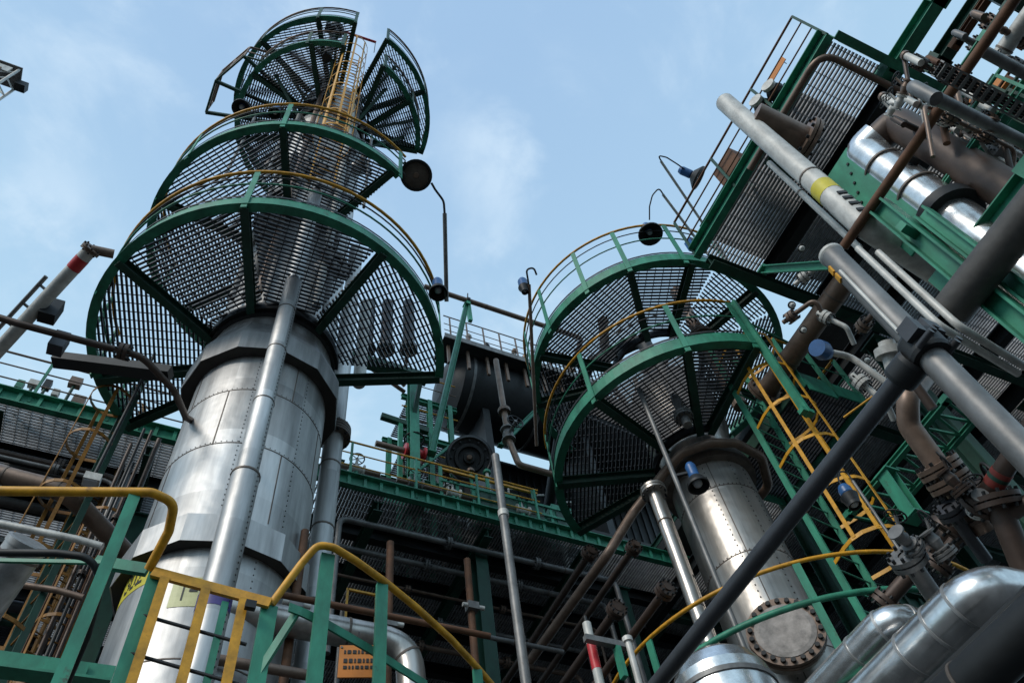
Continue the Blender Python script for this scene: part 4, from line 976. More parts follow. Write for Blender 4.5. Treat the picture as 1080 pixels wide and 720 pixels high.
for k, (y_, z_, r_, m_) in enumerate(((11.2, 13.1, .06, 'dbrown'), (12.2, 13.0, .09, 'greybrown'), (13.5, 12.9, .05, 'brown'), (14.6, 12.8, .11, 'charcoal'), (10.9, 12.7, .035, 'grey'))):
    pipe('underdeck_pipe', ('slim dim pipe nearest the edge beam under the left deck', 'grey brown lagged pipe under the left deck', 'thin brown pipe deep under the left deck', 'thick charcoal pipe deepest under the left deck', 'thin grey conduit lowest under the left deck edge')[k], 'pipe', [(-9.4, y_, z_), (-1.2, y_, z_), (-1.1, y_+.1, z_-5)], r_, m_, .3, fl=(.3, .55), seams=(.2, .4))
rnd = random.Random(9)
for k in range(9):
    p = at_y(8+k*13, 425+k*3, 10.9+.4*rnd.random()); hh = .4+rnd.random()*.9
    t = thing('deck_fitting', 'small fitting on a stalk standing behind the rail of the left deck', 'fitting', (p.x, p.y, MZ), 'fittings behind the rail of the left deck')
    MB().tube([(p.x, p.y, MZ), (p.x, p.y, MZ+hh)], .03, 6).build('stalk', 'dgreen', t); MB().box((p.x, p.y, MZ+hh+.1), .1+.14*rnd.random(), .12, .1+.14*rnd.random()).build('housing', rnd.choice(('green', 'grey', 'brown', 'dark', 'pale')), t)
    MB().tube([(p.x, p.y, MZ+hh*.5), (p.x+.4, p.y, MZ+hh*.5)], .03, 6).build('branch', 'brown', t)
t = thing('cable_tray', 'long dark cable tray hung below the left deck behind the yellow ladder', 'tray', (-8, 12.6, 13.2))
for y_ in (12.45, 12.85): MB().bar((-9, y_, 12.4), (-1.3, y_, 12.4), .02, .1).build('side_rail', 'grey', t)
mb = MB(); 
for i in range(26): mb.bar((-9+i*.3, 12.45, 12.36), (-9+i*.3, 12.85, 12.36), .04, .02)
mb.build('rung_slat', 'grey', t)
for i in range(3): MB().tube([(-9, 12.52+.1*i, 12.4), (-1.4, 12.52+.1*i, 12.4)], .03, 6).build('cable', 'ink', t)
# second deck below-left seen as stripes
deck('lower striped steel deck behind the yellow rail at far left', -11, -2.2, 15.2, 21, 13.1, (16.5, 18), (-7, -4), False, edge='dgreen')
t = thing('mast_head', 'pale lattice mast head poking in at the upper left edge', 'mast', at_d(-20, 100, 30))
q = at_d(4, 82, 30)
for s in (-1, 1):
    for s2 in (-1, 1): MB().tube([q+Vector((s*.35, s2*.35, -9)), q+Vector((s*.35, s2*.35, .35))], .05, 6).build('leg', 'pale', t)
mb = MB()
for i in range(12):
    z = q.z-9+i*.75
    mb.tube([(q.x-.35, q.y-.35, z), (q.x+.35, q.y-.35, z+.75)], .03, 5); mb.tube([(q.x-.35, q.y+.35, z+.75), (q.x+.35, q.y+.35, z)], .03, 5); mb.tube([(q.x+.35, q.y-.35, z), (q.x+.35, q.y+.35, z+.75)], .03, 5)
mb.build('lattice', 'pale', t)
MB().box(q+Vector((0, 0, .38)), .9, .9, .05).build('top_plate', 'grey', t); MB().box(q+Vector((.6, .1, .0)), .35, .3, .4).build('beacon', 'dark', t)
MB().box(q+Vector((-.05, -.4, -.1)), .5, .05, .5).build('shield', 'pale', t); MB().box(q+Vector((-.15, -.44, -.4)), .25, .05, .3).build('red_plate', 'rusty', t)

# ------------------------------------------------------------------ right-hand steelwork
TZ = 13.3
t = thing('access_deck', 'high grated deck at upper right with a railed corner against the sky', 'platform', (6.3, 0, TZ))
grate_rect(6.36, 10, .05, 3.65, TZ-.03, t, m='palegrate'); grate_rect(10.05, 17, .05, 12, TZ-.03, t, m='palegrate')
mb = MB()
mb.bar((6.3, .0, TZ-.12), (6.3, 3.7, TZ-.12), .025, .30); mb.bar((6.24, 0, TZ-.26), (6.24, 3.7, TZ-.26), .11, .02); mb.bar((6.24, 0, TZ+.04), (6.24, 3.7, TZ+.04), .11, .02); mb.build('edge_beam', 'green', t)
mb = MB(); mb.bar((6.32, -.0, TZ-.12), (17, -.0, TZ-.12), .025, .30); mb.bar((6.32, -.06, TZ-.26), (17, -.06, TZ-.26), .11, .02); mb.build('edge_beam', 'green', t)
for x in (7.55, 8.75, 9.95, 11.2, 12.4, 13.6, 15): MB().ibeam((x, .1, TZ-.21), (x, 3.6 if x < 9.9 else 12, TZ-.21), .17, .30, .02).build('joist', 'dark', t)
for y in (1.85, 3.6): MB().ibeam((6.36, y, TZ-.47), (16.9, y, TZ-.47), .16, .22, .02).build('cross_beam', 'dgreen', t)
for y in (5.5, 7.4, 9.3, 11.2): MB().ibeam((10.05, y, TZ-.47), (16.9, y, TZ-.47), .16, .22, .02).build('cross_beam', 'dgreen', t)
railing(t, [(6.28, 3.7, TZ), (6.28, .0, TZ), (8.2, .0, TZ)], [(6.28, 3.7, TZ), (6.28, 2.45, TZ), (6.28, 1.2, TZ), (6.28, .0, TZ), (7.2, 0, TZ)], 1.15, 'rusty', 'dgreen', .022, .1, .04, (.35, .68), midm='rusty')
# things on that deck
for k, (px, py, hh) in enumerate(((812, 95, .5), (800, 112, .45), (773, 180, .55))):
    p = at_z(px, py, TZ+hh)
    t = thing('instrument_stand', ('topmost small instrument on a stand behind the high deck rail', 'small green instrument in the middle of the high deck rail', 'brown instrument box low on the high deck edge')[k], 'instrument', (p.x+.15, p.y, TZ), 'instruments behind the high deck rail')
    x, y = p.x+.15, p.y
    MB().tube([(x, y, TZ), (x, y, TZ+.5)], .03, 8).build('stand', 'dgreen', t)
    if k == 2: MB().box((x, y, TZ+.62), .5, .5, .5).build('housing', 'rusty', t)
    else: MB().ball((x, y, TZ+.58), .15, 6).build('housing', 'dark', t)
    MB().lathe([(0, 0), (.11, 0), (.11, .06), (0, .06)], (x-.14, y-.03, TZ+.58), (-1, -.3, 0), 16).build('dial', 'pale', t)
p = at_z(828, 50, TZ+.95); t = thing('red_sign_plate', 'small red plate fixed to the high deck rail near its top corner', 'sign', p)
MB().bar((6.25, .55, TZ+.62), (6.25, 1.05, TZ+.62), .012, .14).build('panel', 'orange', t); MB().bar((6.262, .6, TZ+.50), (6.262, .6, TZ+.75), .01, .03, (1, 0, 0)).build('strap', 'dark', t)
dark_floor('added dark floor blocking sky above the high right deck, near half', 6.75, 10.6, .9, 3.6, TZ+.7)
dark_floor('added dark floor blocking sky above the high right deck, rear', 10.05, 24, 3.8, 14, TZ+1.0)
deck('second right-hand deck deep behind the ladder cage', 10.2, 26, 6.8, 24, 9.9, (9, 11, 13.5, 16, 19, 22), (12.5, 16, 20), True, edge='dgreen')
dark_floor('added dark floor blocking sky above the second right-hand deck', 10.6, 26, 8.6, 24, 10.0)
for i, (x, y) in enumerate(((9.9, 3.9), (10.1, 7.2), (13.6, 3.9), (14.5, 7.2))): scol('dark green column holding up the high right deck', x, y, 0, TZ-.6, 'dgreen', 'columns under the high right deck', .26)
# grated landing at the ladder top
t = thing('ladder_landing', 'small grated landing with green frame right of the ladder cage', 'platform', at_z(840, 420, 11.7))
a = at_z(833, 393, 11.7)
qs = [at_z(815, 340, 11.7), at_z(872, 412, 11.7), at_z(845, 455, 11.7)]
lx0, ly0 = 9.35, 3.95; lx1, ly1 = lx0+1.35, ly0+2.2
lx0 = min(a.x+.15, 9.6); ly0 = a.y; lx1 = lx0+1.3; ly1 = ly0+2.3
grate_rect(lx0, lx1, ly0, ly1, 11.67, t)
mb = MB(); mb.bar((lx0, ly0, 11.6), (lx1, ly0, 11.6), .02, .24); mb.bar((lx1, ly0, 11.6), (lx1, ly1, 11.6), .02, .24); mb.bar((lx0, ly1, 11.6), (lx1, ly1, 11.6), .02, .24); mb.build('edge_beam', 'green', t)
mb = MB(); mb.bar((lx0-.01, ly0+.05, 11.6), (lx0-.01, ly1-.05, 11.6), .02, .24); mb.build('edge_beam', 'dgreen', t)
railing(t, [(lx0, ly0, 11.7), (lx1, ly0, 11.7), (lx1, ly1, 11.7)], [(lx0, ly0, 11.7), (lx0+.65, ly0, 11.7), (lx1, ly0, 11.7), (lx1, ly0+1.1, 11.7), (lx1, ly1, 11.7)], 1.1, 'yellow', 'green', .024, .3, .08)
MB().box((lx0+.3, ly0-.03, 11.45), .55, .02, .3).build('gusset_plate', 'green', t)
# tall green gate posts at the open end of the lower ring
p = polar(RX, 2.42, -98, 11.8); t = thing('gate_post', 'tall light green post at the open right end of the lower ring', 'post', p-UP*1.7)
MB().bar(p-UP*1.9, p+UP*1.15, .12, .05, (1, 0, 0)).build('post', 'green', t); MB().box(p-UP*1.85, .2, .1, .08).build('foot_plate', 'green', t)
MB().bar(p-UP*.3, polar(RX, 2.0, -70, 11.5), .06, .09).build('arm', 'green', t)
MB().tube([p+UP*.55, polar(RX, 2.42, -70, 12.35)], .02, 6).build('mid_rail', 'green', t)

# pale vertical pipe with the yellow band, and its thin companions
x, y = at_d(845, 179, 8.6).xy
zt = vz(x, y, 108)
t = pipe('pale_riser', 'thick pale pipe with a yellow band rising past the edge of the high deck', 'pipe', [(x+1.1, y+.15, vz(x, y, 238)-.1), (x, y, vz(x, y, 238)), (x, y, zt)], .118, 'pale', .2, seams=(.45,))
zz = vz(x, y, 203); MB().tube([(x, y, zz-.11), (x, y, zz+.11)], .1205, 20).build('painted_band', 'label', t)
mb = MB().use('pale').lathe([(.118, 0), (.120, .004), (.120, .5), (.118, .504)], (x, y, zz-.8), n=20).use('ink')
for i, dz in enumerate((-.55, -.42, -.30, -.7)): mb.bar((x-.10, y-.09, zz+dz), (x-.02, y-.13, zz+dz), .012, .05)
mb.build('stencilled_sleeve', 'ink', t)
MB().lathe([(0, .05), (.06, .05), (.118, 0)], (x, y, zt), n=20).build('end_cap', 'pale', t)
x, y = at_d(860, 218, 8.9).xy; pipe('pale_tube', 'thin pale tube running close below the thick pale pipe', 'pipe', [(x, y, vz(x, y, 262)), (x, y, vz(x, y, 172))], .035, 'pale', seams=(.6,))
x, y = at_d(945, 300, 6.2).xy
for k in range(2):
    pipe('pale_tube', ('left thin pale tube beside the capped grey upright', 'right thin pale tube beside the capped grey upright')[k], 'pipe', [(x+.13*k+.8, y-.05*k+.1, vz(x, y, 344)-.05), (x+.13*k, y-.05*k, vz(x, y, 344)), (x+.13*k, y-.05*k, vz(x+.13*k, y-.05*k, 262+4*k))], .028, 'pale', .1, group='pair of thin pale tubes')
a = at_d(796, 122, 9.8); b = at_d(853, 150, 9.8); pipe('stub_duct', 'short dark brown duct stub under the high deck behind the pale pipe', 'duct', [a, b], .16, 'brown', fl=(.96,), flm='brown')
a, b, c = at_z(838, 100, 12.9), at_z(880, 53, 12.9), at_z(945, 85, 12.9)
pipe('deck_pipe', 'thin brown pipe bending under the corner of the high deck', 'pipe', [Vector((a.x, a.y+1.2, 12.9)), Vector((a.x, c.y+.1, 12.9)), Vector((c.x+.6, c.y+.1, 12.9))], .05, 'brown', .3)

# bright duct bend with its bracket frame
P = at_d(972, 206, 7.6); x, y = P.xy
zt = vz(x, y, 166); x2, y2 = x+.12, y-.40
t = pipe('bright_duct', 'shiny silver duct folding over in a U bend at upper right', 'duct', [(x, y, 3.5), (x, y, zt+.12), ((x+x2)/2, (y+y2)/2, zt+.12)], .205, 'chrome', .22, n=28)
MB().tube(fillet([((x+x2)/2, (y+y2)/2, zt+.12), (x2, y2, zt+.12), (x2, y2, 5)], .22, 8), .165, 28).build('return_leg', 'dbrown', t)  # same duct line, its shade put into the darker brown
zf = vz(x, y, 228); MB().lathe([(.2, -.06), (.285, -.06), (.285, .06), (.2, .06)], (x, y, zf), n=32).build('flange', 'dark', t)
MB().box((x-.1, y-.22, vz(x, y, 192)), .12, .06, .16).build('bracket_box', 'dark', t)
for zz in (vz(x, y, 180), vz(x, y, 206)): MB().lathe([(.214, 0), (.224, .005), (.224, .03), (.214, .035)], (x, y, zz), n=28).build('clamp_ring', 'seam', t)
t = thing('bracket_frame', 'green bracket frame with a flat plate alongside the shiny duct bend', 'frame', (x-.3, y-.3, 5))
q0 = at_d(913, 199, 8.1); q1 = at_d(958, 258, 7.1)
zA, zB = vz(q0.x, q0.y, 174), vz(q0.x, q0.y, 250)
MB().bar((q0.x, q0.y, zB), (q0.x, q0.y, zA), .40, .02, (1, 0, 0)).build('flat_plate', 'green', t)
mb = MB()
for i in range(5): mb.tube([(q0.x-.008, q0.y-.08+.05*i, zA-.2-.14*i), (q0.x-.025, q0.y-.08+.05*i, zA-.2-.14*i)], .016, 8)
mb.build('bolt_head', 'dark', t)
q = at_d(970, 252, 6.7); z0, z1 = vz(q.x, q.y, 300), vz(q.x, q.y, 215)
MB().ibeam((q.x, q.y, z0-1), (q.x, q.y, z1), .16, .16, .02, (0, 1, 0)).build('upright', 'green', t)
q2 = at_d(1000, 245, 6.5); MB().ibeam((q2.x, q2.y, z0-1), (q2.x, q2.y, vz(q2.x, q2.y, 225)), .12, .12, .02, (0, 1, 0)).build('upright', 'green', t)
for px, py in ((950, 238), (985, 268)):
    a = at_d(px, py, 6.7); MB().bar(a, a+Vector((.5, .05, 0)), .07, .09).build('cross_bar', 'green', t)
a, b = Aline((957, 242), (1040, 138), 8.2); strut('thin_strut', 'thin green strut crossing in front of the shiny duct', a, b, .05, .05, 'green')
a, b = Aline((1004, 293), (1100, 178), 7.2); strut('edge_girder', 'broad green girder running to the right edge over the shiny duct', a, b, .17, .2, 'green')
a, b = Aline((1002, 328), (1110, 195), 6.4); pipe('lagged_main', 'thick grey brown pipe running alongside the broad green girder', 'pipe', [a, b], .14, 'greybrown')
a, b = Aline((893, 262), (1072, -10), 8.0); pipe('rusty_tube', 'long rusty tube running up to the top right edge', 'pipe', [a, b], .045, 'rusty')
a, b = Aline((930, 240), (893, 290), 8.0)
a, b = Aline((806, 416), (900, 284), 11.9); pipe('brown_main', 'brown pipe sloping down left from the capped grey upright', 'pipe', [a, b], .17, 'brown', seams=(.3, .8), fl=(.02,))
strut('green_strut', 'slender green strut in front of the high deck underside', at_d(806, 284, 10.2), at_d(884, 279, 8.6), .09, .10, 'green')
# roof beams against the sky
for k, (q0, q1, zz, m) in enumerate((((938, 75), (992, -6), 13.2, 'green'), ((985, 68), (1050, -20), 13.2, 'dgreen'), ((1006, 46), (1052, -14), 13.0, 'rusty'))):
    a, b = Aline(q0, q1, zz); strut('roof_beam', ('leftmost light green roof beam cutting across the sky at upper right', 'dark green roof beam second from the left at upper right', 'slim rusty roof beam beside the dark green one')[k], a, b, .2 if k < 2 else .1, .24 if k < 2 else .1, m)
a, b = Bline((1050, 4), (1110, 8), 12.8); strut('roof_beam', 'dark green cross beam in the top right corner', a, b, .2, .2, 'dgreen')
a, b = Aline((1052, 62), (1100, -5), 11); pipe('pale_header', 'pale sloping pipe with end collar in the top right corner', 'pipe', [a, b], .10, 'pale', seams=(.15,))
for k, (q0, q1, zz, r_, m) in enumerate((((957, 90), (1110, 164), 7.3, .05, 'grey'), ((1030, 60), (1110, 84), 8.2, .05, 'grey'), ((975, 140), (1110, 205), 9.6, .04, 'pale'))):
    a, b = Bline(q0, q1, zz); pipe('cross_pipe', ('long grey cross pipe with a bent end above the shiny duct', 'grey cross pipe near the top right corner', 'thin pale cross pipe behind the shiny duct')[k], 'pipe', ([a+Vector((.02, 0, -.35)), a, b] if k == 0 else [a, b]), r_, m, .12)
a, b = Bline((985, 78), (1110, 128), 7.8)
t = thing('cable_tray', 'grey perforated cable tray between the two grey cross pipes', 'tray', a)
mb = MB(); 
for s_ in (-1, 1): MB().bar(a+Vector((0, s_*.06, 0)), b+Vector((0, s_*.06, 0)), .012, .05).build('side_rail', 'grey', t)
mb = MB(); n_ = 16
for i in range(n_): q = a+(b-a)*((i+.5)/n_); mb.bar(q+Vector((0, -.055, -.02)), q+Vector((0, .055, -.02)), .03, .010)
mb.build('rung_slat', 'grey', t)
for i in range(4): MB().tube([a+Vector((0, -.035+.023*i, .01)), b+Vector((0, -.035+.023*i, .01))], .010, 6).build('cable', 'ink', t)
for k, (px, py) in enumerate(((1019, 98), (1037, 112), (1000, 132), (1019, 141), (962, 62), (938, 106))):
    p = at_z(px, py, 9.0); t = thing('pipe_stub', 'short capped pale pipe stub among the grey cross pipes', 'fitting', p, 'pale fittings on the cross pipes')
    MB().tube([p-UP*.16, p+UP*.12], .034, 12).build('stub', 'pale', t); MB().lathe([(.034, 0), (.045, .004), (.045, .04), (0, .044)], p+UP*.1, n=14).build('cap', 'brown', t)
p = at_z(1060, 96, 11.5); t = thing('orange_box', 'orange boxes behind the cross pipes at the right edge', 'box', p)
MB().box(p, .32, .2, .22).build('housing', 'orange', t); MB().box(p+Vector((-.3, .25, -.1)), .2, .2, .2).build('side_housing', 'orange', t)


rnd = random.Random(4)
for k, (q0, q1, zz, r_, m) in enumerate((((948, 105), (1110, 176), 8.4, .028, 'pale'), ((1010, 150), (1110, 196), 9.2, .045, 'greybrown'), ((972, 66), (1110, 122), 9.4, .03, 'rusty'), ((1000, 40), (1110, 82), 10.4, .035, 'grey'), ((1020, 20), (1110, 52), 11.0, .04, 'brown'), ((940, 122), (1075, 190), 8.9, .03, 'dbrown'))):
    a, b = Bline(q0, q1, zz); mid = (a+b)/2
    pipe('thin_line', ('thin pale line crossing highest in front of the shiny duct bend', 'grey brown line behind the return leg of the duct', 'thin rusty line left of the cable tray', 'thin grey line under the roof beams', 'brown line nearest the top right corner', 'dim thin line touching the top of the duct bend')[k], 'pipe', [a+UP*(-.25), a, b], r_, m, .08, fl=(.35, .7), seams=(.2, .5, .85))
for k in range(12):
    px_ = 950+k*9+rnd.random()*8; py_ = 55+k*7+rnd.random()*50; zz = 8.0+rnd.random()*3
    a, b = Bline((px_, py_), (px_+60+rnd.random()*70, py_+30+rnd.random()*25), zz)
    pipe('thin_line', 'thin line crowding the pipework at the upper right', 'pipe', [a+Vector((0, .3, -.5)), a, b, b+Vector((.02, .4, -.3))], .014+.02*rnd.random(), rnd.choice(('grey', 'brown', 'dbrown', 'pale', 'rusty', 'green')), .08, fl=(.4, .6), seams=(.5,), n=10, group='thin lines crowding the upper right pipework')
for k in range(7):
    px_ = 965+k*15+rnd.random()*8; py_ = 150+rnd.random()*30-k*6; zz = 8.6+rnd.random()*2
    a, b = Aline((px_, py_), (px_+30+rnd.random()*25, py_-50-rnd.random()*35), zz)
    t = thing('guard_rail', 'slim green or rusty rail strung through the upper right pipework', 'rail', a, 'rails strung through the upper right pipework')
    m_ = ('green', 'rusty', 'dgreen')[k % 3]; MB().tube([a, b], .02, 8).build('rail', m_, t)
    for q in (.15, .5, .85): c_ = a+(b-a)*q; MB().bar(c_, c_-UP*.5, .03, .03).build('post', m_, t)
for k, (q0, q1, zz) in enumerate((((985, 120), (1040, 40), 9.6), ((1030, 165), (1100, 60), 8.8), ((1012, 84), (1062, 8), 10.6))):
    a, b = Aline(q0, q1, zz); strut('secondary_beam', ('left secondary green beam among the cross pipes at upper right', 'right secondary green beam behind the shiny duct', 'upper secondary green beam near the roof beams')[k], a, b, .08, .10, ('green', 'green', 'dgreen')[k])
for k, (px, py, zz) in enumerate(((955, 92, 7.4), (948, 108, 7.6), (985, 104, 7.3), (1046, 132, 7.3), (1062, 66, 8.3), (940, 116, 8.2))):
    p = at_z(px, py, zz); t = thing('needle_valve', 'small grey valve crowding the bent end of the cross pipes', 'valve', p, 'small valves on the cross pipes'); valve(t, p, (.1, 1, -.2), .034, rnd.choice(('grey', 'pale', 'brown')), True, (-.5, -.2, .8))
for k, (px, py, zz) in enumerate(((992, 165, 8.6), (1010, 178, 8.6), (1028, 140, 8.4), (1052, 158, 8.4))):
    p = at_z(px, py, zz); t = thing('duct_fitting', 'small fitting between the shiny duct and its return leg', 'fitting', p, 'fittings between the duct legs')
    MB().box(p, .12, .10, .16).build('housing', ('dark', 'pale', 'brown', 'grey')[k], t); MB().tube([p, p+Vector((.3, .1, .05)), p+Vector((.35, .1, -.3))], .02, 6).build('tail', 'pale', t)
for k, (px, py) in enumerate(((1024, 268), (1008, 262), (1030, 285), (1043, 275))):
    p = at_d(px, py-6, 6.6); t = thing('frame_bracket', 'small bracket with a bolt plate on the green frame under the girder', 'bracket', p, 'brackets on the green frame')
    MB().bar(p, p+Vector((.05, -.02, .28)), .05, .09, (1, 0, 0)).build('plate', ('pale', 'green', 'brown', 'green')[k], t); MB().tube([p+Vector((-.03, 0, .1)), p+Vector((.1, 0, .1))], .02, 8).build('bolt', 'dark', t)
# capped grey upright, couplers, dark scaffold pole
c = at_d(968, 362, 3.7); x, y = c.xy
t = thing('grey_upright', 'capped grey scaffold upright with yellow marks leaning in from the right edge', 'scaffold', (x, y, 0))
zt = vz(x, y, 268); MB().tube([(x, y, 1.0), (x, y, zt)], .062, 20).build('tube', 'grey', t)
MB().lathe([(.062, -.03), (.068, -.02), (.068, .0), (.05, .012), (0, .014)], (x, y, zt), n=20).build('end_cap', 'pale', t)
a = math.atan2(-y, -x)-1.0
for dz in (-.16, -.24): MB().box((x+.055*math.cos(a), y+.055*math.sin(a), zt+dz), .03, .03, .06, a).build('paint_mark', 'yellow', t)
MB().tube([(x-.075, y+.0, c.z+.05), (x-.075, y, zt-.25)], .010, 6).build('side_wire', 'pale', t)
a_, b_ = Aline((680, 728), (968, 388), c.z-.08)
t = thing('dark_ledger', 'long dark scaffold tube crossing the slim right tower diagonally', 'scaffold', a_)
MB().tube([a_, b_+(b_-a_).normalized()*.12], .046, 18).build('tube', 'charcoal', t)
p, d = b_, (b_-a_).normalized()
t = thing('scaffold_coupler', 'black bolted coupler clamping the dark tube to the grey upright', 'clamp', c)
MB().lathe([(.064, -.07), (.09, -.07), (.098, -.05), (.098, .05), (.09, .07), (.064, .07)], c-UP*.06, n=20).build('clamp_half', 'dark', t)
MB().lathe([(.048, -.06), (.072, -.06), (.078, -.04), (.078, .04), (.072, .06), (.048, .06)], b_-d*.03, d, 20).build('clamp_half', 'dark', t)
for k in range(5):
    q = c+Vector((-.1+.05*k, -.085, -.12+.05*(k % 3))); MB().tube([q-Vector((0, .03, 0)), q+Vector((0, .06, 0))], .017, 6).build('clamp_bolt', 'charcoal', t)
MB().box(c+Vector((.06, -.04, .06)), .1, .1, .08).build('clamp_plate', 'charcoal', t); MB().box(c+Vector((-.09, -.05, -.02)), .06, .08, .1).build('clamp_plate', 'charcoal', t)
a, b = Aline((1000, 330), (1050, 262), c.z+.9)

# brown lines, flanges and valves in the right-hand gloom
a = at_d(957, 420, 7.6); b = at_d(958, 448, 7.6); c = at_d(990, 492, 7.4); d = at_d(1040, 560, 7.2)
t = pipe('elbow_line', 'brown pipe with an elbow and a bolted flange right of the dark scaffold tube', 'pipe', [at_d(985, 385, 8.3), a, b, c, d], .10, 'brown', .2, fl=(.72, .78))
valve(t, along([Vector(b), Vector(c), Vector(d)], .75)[0], (Vector(d)-Vector(c)), .11, 'dbrown', True, (.4, -.8, .2))
a = at_d(1095, 440, 6.6); b = at_d(1034, 532, 7.0); pipe('banded_line', 'brown pipe with red and green bands at the right edge', 'pipe', [a, b], .085, 'dbrown', fl=(.98,), bands=((.60, .65, 'dullred'), (.65, .69, 'dgreen'), (.69, .76, 'dullred')))
a = at_d(1010, 545, 7.0); b = at_d(1048, 520, 6.9); c = at_d(1085, 610, 6.6); t = pipe('tee_line', 'dull brown tee piece just above the silver bottom right duct', 'pipe', [b, c], .10, 'dbrown', fl=(.1,))
MB().tube([at_d(1060, 545, 6.8), at_d(1100, 520, 6.7)], .07, 16).build('branch', 'dbrown', t)
for k, (p0, p1, d_, r_, m) in enumerate((((955, 585), (1000, 650), 6.6, .09, 'grey'), ((1000, 560), (1050, 500), 7.6, .12, 'brown'), ((985, 600), (1040, 530), 7.8, .09, 'brown'), ((1000, 535), (1040, 590), 7.2, .07, 'charcoal'), ((930, 640), (1000, 560), 8.2, .10, 'brown'))):
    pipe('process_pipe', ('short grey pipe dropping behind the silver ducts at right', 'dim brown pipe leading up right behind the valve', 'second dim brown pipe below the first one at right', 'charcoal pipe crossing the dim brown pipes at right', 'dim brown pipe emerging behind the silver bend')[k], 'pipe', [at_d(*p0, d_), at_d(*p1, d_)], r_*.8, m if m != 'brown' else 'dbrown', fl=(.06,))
for k, (px, py, d_, dr) in enumerate(((952, 567, 6.5, (1, .3, -.3)), (985, 570, 6.5, (.6, .2, -.7)), (1003, 505, 7.0, (.5, .1, -.8)), (1033, 528, 6.9, (.6, .7, .1)))):
    p = at_d(px, py, d_); t = thing('gate_valve', ('left rough grey valve below the green braces at right', 'second rough grey valve beside the left one', 'rusty valve under the elbow flange', 'pale bolted valve below the red banded pipe')[k], 'valve', p, 'valves in the gloom at right')
    valve(t, p, dr, .055, ('grey', 'grey', 'dbrown', 'grey')[k], True, (-.3, -.5, .8)); flange(t, p+Vector(dr).normalized()*.12, dr, .095, ('grey', 'grey', 'dbrown', 'pale')[k], 'flange', 8, .025)
a, b = Aline((900, 545), (992, 420), 8.8); strut('lattice_girder', 'green lattice girder sloping below the dark scaffold tube', a, b, .08, .08, 'green')
a2, b2 = a+Vector((.45, 0, -.1)), b+Vector((.45, 0, -.1))
t = thing('lattice_girder', 'companion green girder with zigzag lacing just right of the sloping one', 'beam', a2)
MB().ibeam(a2, b2, .07, .07, .012).build('chord', 'green', t)
mb = MB(); n_ = 9
for i in range(n_): q = a+(b-a)*(i/n_); q2 = a2+(b2-a2)*((i+.5)/n_); q3 = a+(b-a)*((i+1)/n_); mb.bar(q, q2, .03, .03); mb.bar(q2, q3, .03, .03)
mb.build('lacing', 'green', t)
strut('steel_brace', 'dark green brace descending right below the lattice girder', at_d(935, 500, 8.6), at_d(966, 545, 8.2), .14, .14, 'green')
x, y = at_d(896, 524, 9.0).xy; z = at_d(896, 524, 9.0).z
t = gooseneck('blue lamp hanging in the gloom right of the ladder cage', (x+.25, y, 5.8), z+.35, (x, y, z-.05), None, .2, .075, 'grey', .018)
x, y = at_d(868, 370, 9.2).xy; z = at_d(868, 370, 9.2).z
t = thing('blue_fitting', 'blue capped fitting with a bent grey pipe above the ladder landing', 'fitting', (x, y, z-.2))
MB().lathe([(0, .12), (.08, .10), (.11, 0), (.10, -.14), (0, -.14)], (x, y, z), (.9, .2, .3), 16).build('cap', 'blue', t); MB().tube(fillet([(x, y, z), (x+.35, y-.05, z), (x+.6, y-.1, z-.6)], .15, 5), .04, 8).build('pipe_run', 'pale', t)
x, y = at_d(938, 372, 7.0).xy; z = at_d(938, 372, 7.0).z
t = thing('white_flange_stub', 'white flanged stub just left of the black coupler', 'fitting', (x, y, z-.2))
MB().lathe([(0, .1), (.07, .1), (.07, .04), (.12, .04), (.12, -.03), (.07, -.03), (.07, -.3), (0, -.3)], (x, y, z), (-.2, -.5, .8), 18).build('body', 'pale', t); MB().tube([(x, y, z-.28), (x+.15, y+.1, z-.6)], .04, 8).build('tail_pipe', 'dbrown', t)
for k, (p0, p1, d_) in enumerate((((838, 300), (880, 268), 11.2), ((826, 340), (860, 315), 11), ((905, 350), (930, 320), 9), ((890, 440), (945, 400), 9), ((862, 330), (893, 345), 10.5), ((898, 395), (935, 425), 8.6))):
    pipe('small_line', 'short thin pipe tangled under the right-hand decks', 'pipe', [at_d(*p0, d_), at_d(*p1, d_-.3), at_d(p1[0]+8, p1[1]+18, d_-.3)], .012 if k == 3 else .032, ('pale', 'brown', 'brown', 'yellow', 'pale', 'pale')[k], .1, fl=() if k == 3 else (.2,), group='thin pipes under the right-hand decks')
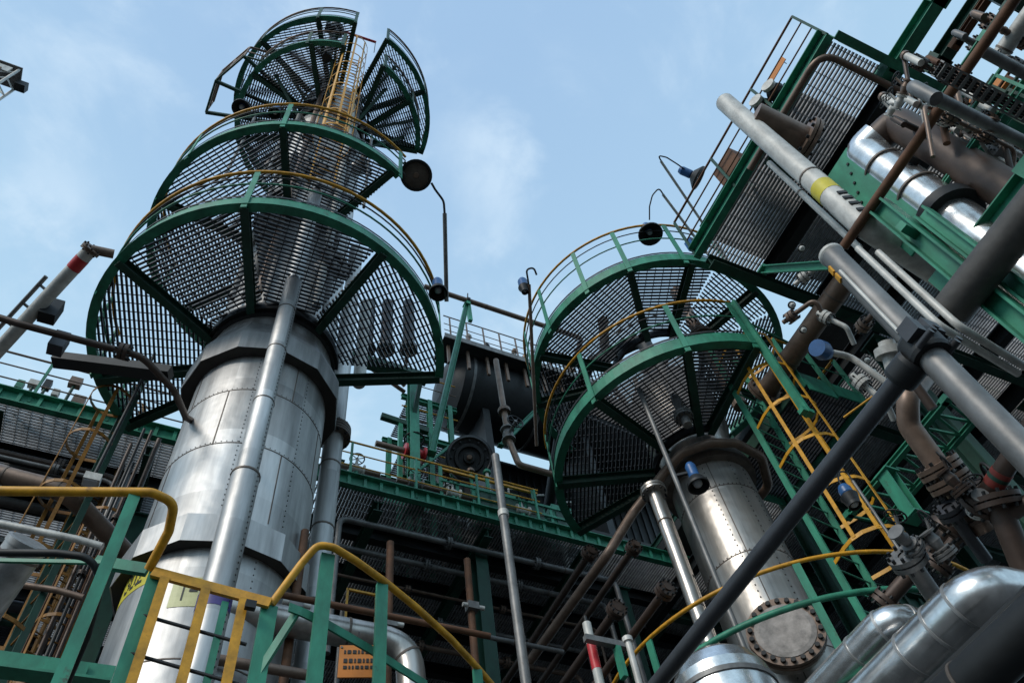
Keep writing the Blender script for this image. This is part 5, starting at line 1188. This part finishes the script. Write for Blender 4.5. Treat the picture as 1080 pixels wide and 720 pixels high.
for k in range(6):
    px, py = ((846, 262), (858, 278), (836, 322), (848, 348), (915, 380), (922, 392))[k]; p = at_d(px, py, 10.2)
    t = thing('bulkhead_lamp', 'small white bulkhead fitting under the right-hand deck', 'lamp', p, 'white fittings under the right-hand deck')
    MB().lathe([(0, -.03), (.025, -.027), (.035, 0), (.035, .03), (0, .03)], p, (.3, .3, .9), 14).build('lens', 'pale', t); MB().lathe([(.05, .03), (.05, .05), (0, .05)], p, (.3, .3, .9), 14).build('base', 'grey', t)

# silver ducts, bottom right
c = at_d(945, 643, 5.6); a = at_d(820, 742, 5.0)
a, b = Aline((820, 768), (950, 655), 6.0)
t = pipe('silver_duct', 'silver duct bending away at its top, left of the two bottom right ducts', 'duct', [a+(a-b).normalized()*.5, b, b+Vector((.38, -.02, -.06)), b+Vector((.55, -.02, -.7))], .165, 'chrome', .22, n=28, seams=(.55, .66, .72))
a, b = Aline((898, 752), (1042, 622), 5.3)
t = pipe('silver_duct', 'larger silver duct with banded elbow running out at the right edge', 'duct', [a+(a-b).normalized()*.5, b, b+Vector((.5, -.02, .0)), b+Vector((1.6, -.05, -.05))], .20, 'chrome', .3, n=28, seams=(.36, .45, .52))
a, b = Aline((955, 770), (1130, 636), 4.4); pipe('dark_duct', 'dull dark duct across the very bottom right corner', 'duct', [a, b], .15, 'dark', seams=(.4,), n=24)
a, b = Aline((925, 760), (1125, 606), 4.7); pipe('dark_strip', 'black flat strip between the large silver duct and the dull duct', 'strip', [a, b], .045, 'ink')
c = at_d(758, 715, 6.3)
t = thing('domed_vessel', 'silver domed vessel top rising at the bottom under the bolted cover', 'vessel', (c.x, c.y, 0)); r_ = .40
MB().lathe([(r_, 0), (r_, c.z-.18), (r_*.96, c.z-.06), (r_*.82, c.z+.06), (r_*.55, c.z+.15), (r_*.25, c.z+.19), (0, c.z+.2)], (c.x, c.y, 0), n=40).build('shell', 'chrome', t)
MB().lathe([(r_, c.z-.2), (r_+.012, c.z-.2), (r_+.012, c.z-.16), (r_, c.z-.16)], (c.x, c.y, 0), n=40).build('seam_band', 'grey', t)
